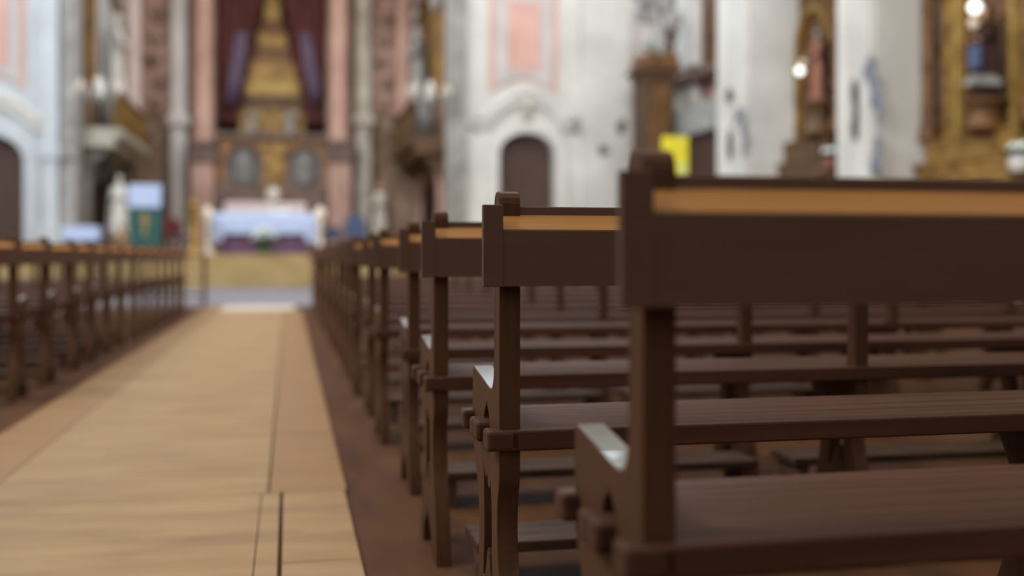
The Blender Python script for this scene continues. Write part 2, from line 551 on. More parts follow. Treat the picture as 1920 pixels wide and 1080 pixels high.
# --- the big retable against the back wall
ret = thing('high_altarpiece', 'tall stone altarpiece framing the dark niche behind the altar', 'altarpiece', (0, 0, 0))
for p0, p1 in ((361, 401), (617, 656)):
    x0, x1 = on_y(p0, BY - 0.6), on_y(p1, BY - 0.6)
    cx, r = (x0 + x1) / 2, (x1 - x0) / 2 * 0.98
    zp = zz(268, cx, BY - 0.6)
    m_ = MB()
    m_.lathe([(r * 1.15, 0), (r * 1.15, 0.15), (r * 1.0, 0.25), (r, 3.0), (r * 0.95, 8.0)], (cx, BY - 0.6, zp), 20)
    m_.build('column', 'pink_marble', ret)
    z1 = zz(305, cx, BY - 0.6)
    MB().box(cx - r * 1.35, cx + r * 1.35, BY - 1.15, BY + 0.0, z1, zp, 0.04).box(cx - r * 1.5, cx + r * 1.5, BY - 1.22, BY, zp - 0.16, zp - 0.02, 0.03).build('column_plinth', 'plinth_stone', ret)
    MB().box(cx - r * 1.1, cx + r * 1.1, BY - 1.05, BY, PZ, z1, 0.04).build('column_pedestal', 'pink_marble', ret)
    # slim grey pilaster outside each column
    sx = -1 if p0 < 500 else 1
    x0, x1 = (on_y(322, BY - 0.3), on_y(350, BY - 0.3)) if sx < 0 else (on_y(668, BY - 0.3), on_y(694, BY - 0.3))
    zc_ = zz(225, x0, BY - 0.3)
    MB().box(x0, x1, BY - 0.55, BY, PZ, 11.5).box(x0 - 0.12, x1 + 0.12, BY - 0.7, BY, zc_ - 0.2, zc_ + 0.12, 0.04).box(x0 - 0.08, x1 + 0.08, BY - 0.65, BY, PZ, PZ + 0.9, 0.03).build('pilaster', 'stone_grey_light' if sx < 0 else 'stone_pale', ret)
    # light pink columns at the chancel corners
    x0, x1 = (on_y(229, BY - 0.8), on_y(266, BY - 0.8)) if sx < 0 else (on_y(742, BY - 0.8), on_y(776, BY - 0.8))
    cx, r = (x0 + x1) / 2, (x1 - x0) / 2
    zb = zz(238, cx, BY - 0.8)
    MB().lathe([(r * 1.2, 0), (r * 1.2, 0.12), (r, 0.25), (r, 3), (r * 0.95, 6.4)], (cx, BY - 0.9, zb), 20).build('column', 'pink_marble_light' if sx < 0 else 'pink_marble', ret)
    MB().box(max(CL + 0.02, cx - r * 1.4), min(CR - 0.02, cx + r * 1.4), BY - 1.5, BY, PZ, zb, 0.05).box(max(CL + 0.02, cx - r * 1.7), min(CR - 0.02, cx + r * 1.7), BY - 1.6, BY, zb - 0.3, zb - 0.05, 0.04).build('column_pedestal', 'stone_brown', ret)
    # brown carved field between column and pilaster
    x0, x1 = (on_y(268, BY - 0.05), on_y(318, BY - 0.05)) if sx < 0 else (on_y(697, BY - 0.05), on_y(740, BY - 0.05))
    zf = zz(215, x0, BY)
    fm = MB().box(x0, x1, BY - 0.12, BY, zf, 10, 0.03)
    fm.build('side_field', 'pink_marble', ret)
    fm = MB()
    for k in range(5):
        fm.ball(((x0 + x1) / 2 + 0.12 * sin(k * 2.1), BY - 0.14, zf + 0.35 + 0.75 * k), 0.26, 0.1, 0.3, 12, 8)
    fm.build('carved_relief', 'stone_brown', ret)
# lower stage with two grey arched niches and a golden centre
lx0, lx1 = on_y(403, BY - 0.35), on_y(614, BY - 0.35)
zl1 = zz(262, -0.7, BY - 0.3)
n1 = (on_y(424, BY - 0.35) + on_y(490, BY - 0.35)) / 2
n2 = (on_y(540, BY - 0.35) + on_y(602, BY - 0.35)) / 2
nhw = (on_y(490, BY - 0.35) - on_y(424, BY - 0.35)) / 2
zn0, zn1 = zz(348, n1, BY - 0.35), zz(272, n1, BY - 0.35)
holes = []
for nx in (n1, n2):
    holes.append([(u, v + zn0) for u, v in arch_pts(nx, nhw, (zn1 - zn0) * 0.55, (zn1 - zn0) * 0.45)])
MB().plate([(lx0, PZ), (lx1, PZ), (lx1, zl1), (lx0, zl1)], holes, BY - 0.35, BY).build('lower_stage', 'retable_tan', ret)
for nx in (n1, n2):
    MB().box(nx - nhw, nx + nhw, BY - 0.04, BY + 0.0, zn0, zn1).build('niche_back', 'niche_grey', ret)
    m_ = MB()
    m_.lathe([(0.34, 0), (0.40, 0.25), (0.34, 0.7), (0.36, 0.95), (0.2, 1.1), (0.10, 1.18)], (nx, BY - 0.2, zn0), 16, 1, 0.55, wob=0.06)
    m_.ball((nx, BY - 0.22, zn0 + 1.3), 0.13, 0.12, 0.15)
    m_.build('niche_figure', 'niche_grey', ret)
MB().box(lx0 - 0.1, lx1 + 0.1, BY - 0.6, BY, zl1, rzb + 0.08, 0.05).build('cornice', 'plinth_stone', ret)
ccx = on_y(513, BY - 0.45)
m_ = MB().plate([(ccx - 0.30, zn0 - 0.5), (ccx + 0.30, zn0 - 0.5), (ccx + 0.30, zl1 - 0.6), (ccx + 0.5, zl1 - 0.12), (ccx - 0.5, zl1 - 0.12), (ccx - 0.30, zl1 - 0.6)], [], BY - 0.5, BY - 0.35)
for k in range(6):
    m_.ball((ccx + 0.2 * (-1) ** k, BY - 0.5, zn0 - 0.3 + 0.33 * k), 0.14, 0.06, 0.12, 10, 6)
m_.build('golden_centre', 'gold', ret)
MB().box(lx0, lx1, BY - 0.6, BY - 0.36, PZ, zz(350, -0.7, BY - 0.4), 0.03).build('dado', 'plinth_stone', ret)

# sunburst / host held in the centre (white round)
mon = thing('monstrance', 'round white monstrance standing above the middle of the altar', 'monstrance', (on_y(512, 36.6), 36.6, PZ))
zc_ = zz(363, on_y(512, 36.6), 36.6) - PZ
MB().lathe([(0.26, 0), (0.26, 0.08), (0.1, 0.2), (0.06, zc_ - 0.6), (0.09, zc_ - 0.5), (0.04, zc_ - 0.3)], (0, 0, 0), 16).build('stand', 'brass', mon)
m_ = MB()
for k in range(24):
    a = 2 * pi * k / 24
    l = 0.40 if k % 2 else 0.34
    m_.tube([(0.22 * cos(a), 0, zc_ + 0.22 * sin(a)), (l * cos(a), 0, zc_ + l * sin(a))], [0.035, 0.004], 6)
m_.build('sunray_frame', 'brass', mon)
MB().ball((0, -0.01, zc_), 0.22, 0.05, 0.22, 24, 12).build('host_disc', 'statue_white', mon)

# tiered golden throne in the niche
TY = BY + 1.3
thr = thing('tiered_throne', 'gilded stepped throne narrowing upward in the dark niche', 'throne', (on_y(510, TY), TY, rzb))
tx = on_y(510, TY)
tiers = [(448, 572, 240, 207, 'gold'), (455, 566, 207, 178, 'carved_wood'), (459, 562, 177, 147, 'gold_bright'), (467, 554, 144, 115, 'gold'),
         (475, 546, 112, 88, 'gold_dark'), (481, 540, 88, 62, 'gold'), (488, 533, 60, 38, 'gold_dark'), (495, 526, 36, 4, 'gold_bright'), (500, 521, 4, -40, 'gold_bright')]
for i, (a, b, y0, y1, mt) in enumerate(tiers):
    yy = TY + 0.06 * i - 0.25
    x0, x1 = on_y(a, yy) - tx, on_y(b, yy) - tx
    z0 = max(0.0, zz(y0, tx, yy) - rzb - (0.12 if i else 1.0))
    z1 = zz(y1, tx, yy) - rzb
    d = max(0.16, 0.62 - 0.06 * i)
    t_ = MB().box(x0, x1, yy - TY, yy - TY + d, z0, z1 - 0.06, 0.02).box(x0 - 0.04, x1 + 0.04, yy - TY - 0.05, yy - TY + d, z1 - 0.09, z1, 0.02)
    t_.build('tier', mt, thr)
# urns / white flowers at the foot of the throne
for i, (p, lab) in enumerate(((472, 'pale urn of dried flowers left at the foot of the gilded throne'), (544, 'pale urn of dried flowers right at the foot of the gilded throne'))):
    yy = BY + 0.55
    u = thing('flower_urn', lab, 'urn', (on_y(p, yy), yy, rzb), 0, None)
    MB().lathe([(0.14, 0), (0.16, 0.05), (0.07, 0.12), (0.2, 0.3), (0.22, 0.45), (0.14, 0.52), (0.17, 0.56)], (0, 0, 0), 16).build('urn', 'stone_pale', u)
    for k in range(14):
        a = k * 2.4
        MB().ball((0.24 * cos(a) * (k / 14) ** 0.5, 0.12 * sin(a), 0.62 + 0.30 * random.random()), 0.085, None, None, 8, 6).build('blossom', 'stone_pale', u)


def curtain(name, label, px_in_top, px_in_bot, px_out, mt, side):
    yy = BY + 0.75
    xo = on_y(px_out, yy)
    zt, zb = 10.5, zz(232, -0.7, yy)
    m_ = MB()
    n, k = 40, 26
    vs, fs = [], []
    for layer in (0, 1):
        for i in range(k + 1):
            v = i / k
            z = zb + (zt - zb) * v
            py = HORIZON - (z - CAM_H) * F / dep(-0.7, yy)
            f = max(0, min(1, (py + 60) / 290.0))
            xi = on_y(px_in_top + (px_in_bot - px_in_top) * f, yy)
            for j in range(n + 1):
                u = j / n
                x = xi + (xo - xi) * u
                y = yy + 0.07 * sin(u * 30 + 1.2 * v) + 0.03 * layer
                vs.append((x, y, z))
    row = n + 1
    tot = (k + 1) * row
    for i in range(k):
        for j in range(n):
            a = i * row + j
            fs.append((a, a + 1, a + row + 1, a + row))
            b = tot + a
            fs.append((b, b + row, b + row + 1, b + 1))
    m_._faces(vs, fs, True)
    return m_, yy


m_, yy = curtain('curtain', '', 500, 446, 410, 'drape_maroon', -1)
tag(m_.build('curtain', 'drape_maroon'), 'dark maroon curtain hanging left of the gilded throne', 'curtain', None)
m_, yy = curtain('curtain', '', 522, 574, 606, 'drape_maroon', 1)
tag(m_.build('curtain', 'drape_maroon'), 'dark maroon curtain hanging right of the gilded throne', 'curtain', None)
for s_, pts, lab in ((-1, [(452, 60), (448, 110), (440, 150), (433, 195)], 'violet sheen modelled on the folds of the left maroon curtain'),
                     (1, [(572, 60), (578, 110), (586, 150), (592, 190)], 'violet sheen modelled on the folds of the right maroon curtain')):
    yq = BY + 0.5  # bluish sheen of the curtain folds, built as violet tubes
    P = [(on_y(a, yq), yq, zz(b, on_y(a, yq), yq)) for a, b in pts]
    m_ = MB()
    for q in range(3):
        m_.tube([(p[0] + 0.13 * (q - 1), p[1] - 0.02 * (q % 2), p[2]) for p in P], [0.07, 0.1, 0.12, 0.06], 8)
    tag(m_.build('fold_sheen', 'drape_sheen'), lab, 'sheen')


# ------------------------------------------------------------------ figures
def figure(root, h, robe, skin='skin', hair=None, arms=True, lean=0.0, mantle=None):
    """standing robed figure facing local -y"""
    k = h / 1.7
    m_ = MB()
    m_.lathe([(0.25 * k, 0), (0.28 * k, 0.04 * k), (0.24 * k, 0.35 * k), (0.2 * k, 0.8 * k), (0.165 * k, 1.0 * k), (0.20 * k, 1.22 * k), (0.21 * k, 1.34 * k), (0.12 * k, 1.43 * k), (0.065 * k, 1.46 * k)], (0, 0, 0), 24, 1.0, 0.68, wob=0.05, k=7)
    if arms:
        for s_ in (-1, 1):
            m_.tube([(s_ * 0.19 * k, 0, 1.35 * k), (s_ * 0.26 * k, -0.04 * k, 1.1 * k), (s_ * 0.16 * k, -0.2 * k, 1.08 * k)], [0.075 * k, 0.08 * k, 0.07 * k], 10)
    m_.build('robe', robe, root)
    hd = MB().lathe([(0.052 * k, 1.42 * k), (0.05 * k, 1.5 * k), (0.07 * k, 1.53 * k), (0.082 * k, 1.6 * k), (0.075 * k, 1.67 * k), (0.03 * k, 1.71 * k)], (0, -0.01 * k, 0), 16, 0.92, 1.05)
    hd.ball((0, -0.095 * k, 1.585 * k), 0.012 * k, 0.02 * k, 0.022 * k, 8, 6)
    if arms:
        for s_ in (-1, 1):
            hb = MB().ball((s_ * 0.12 * k, -0.235 * k, 1.085 * k), 0.028 * k, 0.04 * k, 0.035 * k, 8, 6)
            for q in range(4):
                hb.tube([(s_ * (0.12 - 0.012 * q + 0.018) * k, -0.26 * k, 1.085 * k), (s_ * (0.10 - 0.012 * q + 0.018) * k, -0.30 * k, (1.10 - 0.004 * abs(q - 1)) * k)], [0.009 * k, 0.006 * k], 6)
            hb.tube([(s_ * 0.11 * k, -0.24 * k, 1.105 * k), (s_ * 0.09 * k, -0.265 * k, 1.135 * k)], [0.010 * k, 0.007 * k], 6)
            hb.build('hand', skin, root)
    hd.build('head', skin, root)
    if hair:
        MB().lathe([(0.06 * k, 1.44 * k), (0.095 * k, 1.52 * k), (0.1 * k, 1.62 * k), (0.085 * k, 1.7 * k), (0.03 * k, 1.735 * k)], (0, 0.03 * k, 0), 16, 0.95, 0.95).build('hair', hair, root)
    if mantle:
        m_ = MB()
        n = 18
        vs, fs = [], []
        for lay in (0, 0.02 * k):
            for i in range(9):
                z = (0.12 + 1.28 * i / 8) * k
                for j in range(n + 1):
                    a = -0.35 + (pi + 0.7) * j / n
                    r = (0.33 - 0.1 * i / 8 + 0.015 * sin(9 * a)) * k + lay
                    vs.append((r * cos(a), r * sin(a) * 0.75, z))
        row = n + 1
        for q in (0, 9 * row):
            for i in range(8):
                for j in range(n):
                    a = q + i * row + j
                    fs.append((a, a + 1, a + row + 1, a + row))
        m_._faces(vs, fs, True)
        m_.build('mantle', mantle, root)
    return root


# ------------------------------------------------------------------ chancel side walls: balconies, niches, doorways
def balcony(side):
    X = CL if side < 0 else CR
    s_ = 1 if side < 0 else -1            # towards the middle
    y0, y1 = WY + 0.5, 36.2
    zb = 4.15
    lab = 'stone and gilt balcony on the left chancel wall above a dark arch' if side < 0 else 'brown balcony on the right chancel wall above a dark arch'
    r = thing('balcony', lab, 'balcony', (X, (y0 + y1) / 2, zb))
    L = (y1 - y0) / 2
    mslab = MB().box(min(0, s_ * 1.05), max(0, s_ * 1.05), -L, L, -0.15, 0.12, 0.03).box(min(0, s_ * 0.85), max(0, s_ * 0.85), -L, L, -0.4, -0.15, 0.04)
    mslab.build('slab', 'stone_pale' if side < 0 else 'carved_wood', r)
    n = 20
    for i in range(n):
        yy = -L + 0.2 + (2 * L - 0.4) * i / (n - 1)
        MB().lathe([(0.05, 0), (0.08, 0.2), (0.04, 0.45), (0.07, 0.7), (0.05, 0.9)], (s_ * 0.92, yy, 0.12), 8).build('baluster', 'gold' if side < 0 else 'carved_wood', r)
    MB().box(min(s_ * 0.80, s_ * 0.84), max(s_ * 0.80, s_ * 0.84), -L, L, 0.12, 1.02).build('parapet', 'carved_tan' if side < 0 else 'carved_wood', r)
    MB().box(min(s_ * 0.82, s_ * 1.02), max(s_ * 0.82, s_ * 1.02), -L, L, 1.02, 1.16, 0.03).build('handrail', 'stone_brown' if side < 0 else 'carved_wood', r)
    for i in range(3):
        yy = -L + 0.5 + (2 * L - 1.0) * i / 2
        bm_ = MB().plate([(0, -0.4), (s_ * 0.6, -0.4), (s_ * 0.5, -0.62), (s_ * 0.2, -0.8), (0, -1.25)], [], yy - 0.12, yy + 0.12, 'xzy')
        bm_.build('bracket', 'stone_grey' if side < 0 else 'carved_wood', r)
    # arched dark doorway beneath, with a stone surround
    yc, hw = (33.5, 2.3)
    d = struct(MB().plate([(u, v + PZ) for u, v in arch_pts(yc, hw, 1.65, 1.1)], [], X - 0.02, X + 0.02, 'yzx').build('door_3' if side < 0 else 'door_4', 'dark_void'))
    o = arch_pts(yc, hw + 0.35, 1.65, 1.42)
    i_ = arch_pts(yc, hw, 1.65, 1.1)
    a, b = X - 0.02, X + s_ * 0.16
    struct(MB().plate([(u, v + PZ) for u, v in o + i_[::-1]], [], min(a, b), max(a, b), 'yzx').build('trim_11' if side < 0 else 'trim_12', 'stone_grey' if side < 0 else 'pink_marble'))
    # window niche above
    z0 = zb + 1.35
    fr = thing('niche_frame', 'gilded frame round the %s on the left chancel wall' % 'pale window niche' if side < 0 else 'dark gilded niche frame on the right chancel wall', 'frame', (X, 33.5, z0))
    o = arch_pts(0, 2.5, 2.6, 1.5)
    i_ = arch_pts(0, 1.95, 2.6, 1.1)
    a, b = 0.0, s_ * 0.22
    MB().plate([(u, v) for u, v in o + i_[::-1]], [], min(a, b), max(a, b), 'yzx').build('surround', 'gold', fr)
    MB().plate([(u, v + 0.01) for u, v in i_], [], min(0, s_ * 0.04), max(0, s_ * 0.04), 'yzx').build('niche_back', 'plaster_cool' if side < 0 else 'carved_wood', fr)
    m_ = MB()
    for k in range(9):
        a = pi * k / 8
        m_.ball((s_ * 0.2, 2.4 * cos(a), 2.75 + 1.5 * sin(a)), 0.2, 0.4, 0.3, 10, 6)
    m_.build('carved_crest', 'stone_grey', fr)
    st_ = thing('statue', 'grey white statue in the gilded niche over the %s balcony' % ('left' if side < 0 else 'right'), 'statue', (X + s_ * 0.42, 33.5, zb + 0.12), pi / 2 if side < 0 else -pi / 2)
    pd = MB().box(-0.5, 0.5, -0.34, 0.34, 0, 1.25, 0.03)
    pd.build('pedestal', 'stone_grey', st_)
    figure_on(st_, 1.25, 2.5, 'statue_white' if side < 0 else 'statue_grey')
    return r


def figure_on(root, z, h, mt, robe=None, hair=None, mantle=None):
    """figure parts lifted by z under root"""
    before = set(x.name for x in C.objects)
    figure(root, h, robe or mt, mt, hair, True, 0, mantle)
    for x in C.objects:
        if x.name not in before and x.parent == root:
            x.location.z = z
    return root


balcony(-1)
balcony(1)


# hanging candelabra in front of the balconies
def chandelier(px, py, Y, lab):
    x = on_y(px, Y)
    z = zz(py, x, Y)
    r = thing('chandelier', lab, 'chandelier', (x, Y, z))
    MB().tube([(0, 0, 0.1), (0, 0, 11.9 - z)], 0.012, 6).build('chain', 'brass', r)
    MB().lathe([(0.02, -0.35), (0.10, -0.25), (0.16, -0.1), (0.06, 0.0), (0.1, 0.15), (0.03, 0.3)], (0, 0, 0), 14).build('stem', 'statue_white', r)
    for k in range(8):
        a = 2 * pi * k / 8
        m_ = MB().tube([(0.1 * cos(a), 0.1 * sin(a), -0.2), (0.35 * cos(a), 0.35 * sin(a), -0.28), (0.55 * cos(a), 0.55 * sin(a), -0.05)], 0.022, 6)
        ar = m_.build('arm', 'statue_grey', r)
        MB().lathe([(0.05, -0.05), (0.06, -0.03), (0.025, -0.02), (0.025, 0.16)], (0.55 * cos(a), 0.55 * sin(a), 0), 8).build('candle', 'wax', ar)
    return r


chandelier(188, 165, 29.2, 'pale branched chandelier before the left chancel balcony')
chandelier(806, 172, 29.2, 'pale branched chandelier before the right chancel balcony')

# ------------------------------------------------------------------ altar and what stands round it
AY = 30.2
ax0, ax1 = on_y(397, AY), on_y(593, AY)
acx, ahw = (ax0 + ax1) / 2, (ax1 - ax0) / 2
az = zz(399, acx, AY) - PZ
alt = thing('altar_table', 'altar with a purple front standing on the steps under a white cloth', 'altar', (acx, AY, PZ))
MB().box(-ahw + 0.03, ahw - 0.03, 0.02, 1.0, az - 0.12, az - 0.02, 0.01).build('table_top', 'pew_wood', alt)
MB().box(-ahw + 0.25, ahw - 0.25, 0.12, 0.9, 0.0, az - 0.12, 0.02).build('front_panel', 'cloth_purple', alt)
cl = MB()
n = 60
vs, fs = [], []
prof = [(-0.03, az - 0.80), (-0.035, az - 0.5), (-0.02, az - 0.2), (0.0, az + 0.0), (1.02, az + 0.0), (1.05, az - 0.5)]
for i in range(n + 1):
    u = i / n
    x = -ahw + 2 * ahw * u
    for q, (y, z) in enumerate(prof):
        drop = 0.0
        if q in (0, 1):
            e = min(u, 1 - u) * 2
            drop = (0.0 if e < 0.22 else 0.22) * (1 if q == 0 else 0.4)
        vs.append((x, y + (0.025 * sin(u * 40) if q in (0, 1, 5) else 0), z + drop))
k = len(prof)
for i in range(n):
    for q in range(k - 1):
        fs.append((i * k + q, (i + 1) * k + q, (i + 1) * k + q + 1, i * k + q + 1))
cl._faces(vs, fs, True)
for s_ in (-1, 1):
    cl.box(s_ * ahw - 0.012, s_ * ahw + 0.012, -0.02, 1.03, az - 0.8, az, 0.005)
cloth = cl.build('altar_cloth', 'cloth_white', None, (acx, AY, PZ))
tag(cloth, 'white altar cloth hanging over the front of the altar', 'cloth')
bk = thing('missal_stand', 'small white book stand lying on the altar cloth', 'book stand', (on_y(524, AY + 0.4), AY + 0.45, PZ + az))
MB().plate([(-0.15, 0.0), (0.15, 0.0), (0.15, 0.26), (-0.15, 0.05)], [], -0.25, 0.25, 'yzx').build('stand', 'statue_white', bk)
MB().box(-0.2, 0.2, -0.1, 0.1, 0.2, 0.24, 0.01).build('book', 'wax', bk)
sh = MB().box(-1.15, 1.15, 0, 0.35, 0, 0.55, 0.03).build('altar_shelf', 'pink_pale', None, (acx, 31.6, PZ + 0.9))
sh2 = thing('altar_ledge', 'long pale stone ledge behind the white altar cloth', 'ledge', (acx, 31.6, PZ))
sh.parent = sh2
sh.location = (0, 0, 0.95)
MB().box(-1.0, 1.0, 0.03, 0.32, 0, 0.96, 0.02).build('ledge_base', 'plinth_stone', sh2)


def flowers(name, lab, loc, vase, n, spread, hgt, petal, cat='flowers', fr=0.075):
    r = thing(name, lab, cat, loc)
    MB().lathe([(0.10, 0), (0.12, 0.02), (0.16, 0.14), (0.12, 0.24), (0.14, 0.27)], (0, 0, 0), 16).build('vase', vase, r)
    m_ = MB()
    for i in range(46):
        a = i * 2.399
        rr = spread * (0.3 + 0.8 * ((i * 0.618) % 1.0))
        z = 0.24 + 0.25 * hgt * ((i * 0.37) % 1.0)
        p = Vector((rr * cos(a), rr * sin(a), z))
        t = Vector((-sin(a), cos(a), 0)) * 0.05
        o_ = Vector((cos(a), sin(a), 0.3)) * 0.16
        m_._faces([p - t * 0.3, p + o_ * 0.5 - t, p + o_, p + o_ * 0.5 + t, p + Vector((0, 0, 0.01))], [(0, 1, 4), (1, 2, 4), (2, 3, 4), (3, 0, 4)])
    m_.build('foliage', 'leaf', r)
    for i in range(n):
        a = i * 2.399
        rr = spread * math.sqrt((i + 0.5) / n)
        z = 0.30 + hgt * (1 - (rr / spread) ** 2 * 0.7)
        f_ = MB()
        f_.ball((0, 0, 0), fr * 0.55, None, fr * 0.5, 8, 6)
        for q in range(6):
            b = 2 * pi * q / 6
            f_.ball((fr * 0.6 * cos(b), fr * 0.6 * sin(b), -0.01), fr * 0.45, fr * 0.45, fr * 0.28, 7, 5)
        f_.build('flower', petal, r, (rr * cos(a), rr * sin(a), z))
        if True:
            m2 = MB().tube([(rr * cos(a) * 0.2, rr * sin(a) * 0.2, 0.2), (rr * cos(a), rr * sin(a), z - 0.03)], 0.008, 5)
            m2.build('stem', 'leaf', r)
    return r


fy = 28.86
fx = on_y(496, fy)
flowers('flower_arrangement', 'white flowers with green leaves on the steps before the altar', (fx, fy + 0.08, 0.85), 'leaf', 18, 0.30, 0.42, 'petal')


def candle_stand(px, Y, lab, top, mt='wax'):
    x = on_y(px, Y)
    zt = zz(top, x, Y) - PZ
    r = thing('candle_stand', lab, 'candle stand', (x, Y, PZ))
    MB().lathe([(0.2, 0), (0.2, 0.04), (0.1, 0.1), (0.05, 0.18), (0.07, 0.4), (0.035, 0.5), (0.06, 0.75), (0.035, 0.85), (0.05, zt - 0.5), (0.12, zt - 0.42), (0.13, zt - 0.4)], (0, 0, 0), 16).build('stand', mt, r)
    MB().lathe([(0.055, zt - 0.42), (0.055, zt - 0.18)], (0, 0, 0), 14).build('candle', 'wax', r)
    MB().lathe([(0.01, zt - 0.2), (0.13, zt - 0.12), (0.16, zt), (0.13, zt + 0.10), (0.04, zt + 0.2)], (0, 0, 0), 14).build('lamp_globe', 'flame', r)
    return r


candle_stand(389, 29.7, 'pale candle stand with a round white globe left of the altar', 401)
candle_stand(600, 29.7, 'pale candle stand with a round white globe right of the altar', 401)
# golden paschal candle column
px_ = on_y(364, 29.2)
r = thing('paschal_candle', 'thick golden candle column standing left of the altar', 'candle column', (px_, 29.2, PZ))
MB().lathe([(0.22, 0), (0.22, 0.06), (0.15, 0.12), (0.12, 0.3), (0.15, 0.4), (0.11, 0.5), (0.11, 1.0), (0.15, 1.06), (0.17, 1.1)], (0, 0, 0), 18).build('stand', 'brass', r)
MB().lathe([(0.11, 1.08), (0.11, zz(372, px_, 29.2) - PZ)], (0, 0, 0), 16).build('candle', 'brass', r)
# ambo with teal cloth
by_ = 29.0
bx0, bx1 = on_y(243, by_), on_y(301, by_)
bcx, bw = (bx0 + bx1) / 2, (bx1 - bx0) / 2
amb = thing('ambo', 'tall reading desk draped in teal with a white top cloth', 'lectern', (bcx, by_, PZ))
zt = zz(348, bcx, by_) - PZ
zm = zz(389, bcx, by_) - PZ
MB().box(-bw * 0.9, bw * 0.9, 0.02, 0.5, 0, zt - 0.08, 0.02).build('desk', 'carved_wood', amb)
m_ = MB()
n = 30
for lay in (0, 1):
    pass
vs = [( -bw + 2 * bw * i / n, -0.02 + 0.018 * sin(i * 1.7) , z) for z in (0.03, zt - 0.12) for i in range(n + 1)]
vs += [( -bw + 2 * bw * i / n, 0.01 + 0.018 * sin(i * 1.7), z) for z in (0.03, zt - 0.12) for i in range(n + 1)]
R_ = n + 1
fs = [(i, i + 1, R_ + i + 1, R_ + i) for i in range(n)] + [(2 * R_ + i, 3 * R_ + i, 3 * R_ + i + 1, 2 * R_ + i + 1) for i in range(n)]
m_._faces(vs, fs, True)
m_.box(-bw, -bw + 0.02, -0.02, 0.5, 0.03, zt - 0.12).box(bw - 0.02, bw, -0.02, 0.5, 0.03, zt - 0.12)
m_.build('teal_drape', 'cloth_teal', amb)
m_ = MB().box(-bw - 0.02, bw + 0.02, -0.06, 0.0, zm, zt, 0.015).box(-bw - 0.02, bw + 0.02, -0.06, 0.55, zt - 0.03, zt + 0.03, 0.012)
m_.build('white_top_cloth', 'cloth_white', amb)
m_ = MB()
m_.plate([(-0.03, zm - 0.75), (0.03, zm - 0.75), (0.03, zm - 0.35), (0.14, zm - 0.35), (0.14, zm - 0.29), (0.03, zm - 0.29), (0.03, zm - 0.12), (-0.03, zm - 0.12), (-0.03, zm - 0.29), (-0.14, zm - 0.29), (-0.14, zm - 0.35), (-0.03, zm - 0.35)], [], -0.055, -0.035)
m_.build('gold_cross', 'brass', amb)
MB().box(-bw - 0.24, -bw - 0.14, 0, 0.12, 0, zz(420, bcx, by_) - PZ, 0.01).build('side_post', 'brass', amb)
# white statue beside the ambo
sy = 31.2
stx = on_y(224, sy)
s0 = thing('statue', 'white robed statue standing left of the teal reading desk', 'statue', (stx, sy, PZ), 0.35)
hh = zz(330, stx, sy) - PZ
MB().box(-0.28, 0.28, -0.28, 0.28, 0, 0.55, 0.03).build('pedestal', 'stone_brown', s0)
figure_on(s0, 0.55, hh - 0.55, 'statue_white', 'statue_white', None, 'statue_white')
# purple seats
def chair(px, Y, lab, mt, mw='carved_wood', top=415, wpx=40, z0=PZ):
    x = on_y(px, Y)
    w_ = wpx * dep(x, Y) / F / 2
    h_ = zz(top, x, Y) - z0
    r = thing('armchair', lab, 'chair', (x, Y, z0))
    MB().box(-w_, w_, 0, 0.5, 0.40, 0.50, 0.02).build('seat', mt, r)
    MB().plate([(-w_ * 0.9, 0.5), (w_ * 0.9, 0.5), (w_ * 0.9, h_ - 0.15), (w_ * 0.45, h_), (-w_ * 0.45, h_), (-w_ * 0.9, h_ - 0.15)], [], 0.48, 0.56).build('backrest', mt, r)
    for sx in (-1, 1):
        for y in (0.03, 0.5):
            MB().box(sx * w_ * 0.9 - 0.03, sx * w_ * 0.9 + 0.03, y - 0.03, y + 0.03, 0, 0.42, 0.006).build('leg', mw, r)
        MB().box(sx * w_ * 0.95 - 0.03, sx * w_ * 0.95 + 0.03, 0, 0.5, 0.68, 0.73, 0.01).box(sx * w_ * 0.95 - 0.025, sx * w_ * 0.95 + 0.025, 0.02, 0.07, 0.45, 0.7).build('armrest', mw, r)
    return r


chair(318, 30.6, 'dark red upholstered chair right of the teal reading desk', 'cloth_red', top=408)
chair(338, 29.5, 'low purple upholstered chair between reading desk and golden candle', 'cloth_purple', top=440, wpx=34)
chair(668, 29.6, 'blue upholstered chair right of the altar, tallest of the blue pair', 'cloth_blue', top=402, wpx=44)
chair(625, 30.2, 'low blue upholstered chair just right of the altar candle stand', 'cloth_blue', top=424, wpx=32)
# figure with a red head cloth right of the altar
sy = 31.3
stx = on_y(712, sy)
s0 = thing('statue', 'painted statue with a dark red veil right of the altar', 'statue', (stx, sy, PZ), -0.3)
MB().box(-0.3, 0.3, -0.3, 0.3, 0, 0.5, 0.03).build('pedestal', 'cloth_purple', s0)
figure_on(s0, 0.5, zz(346, stx, sy) - PZ - 0.5, 'skin', 'stone_pale', 'cloth_red', 'robe_dark')
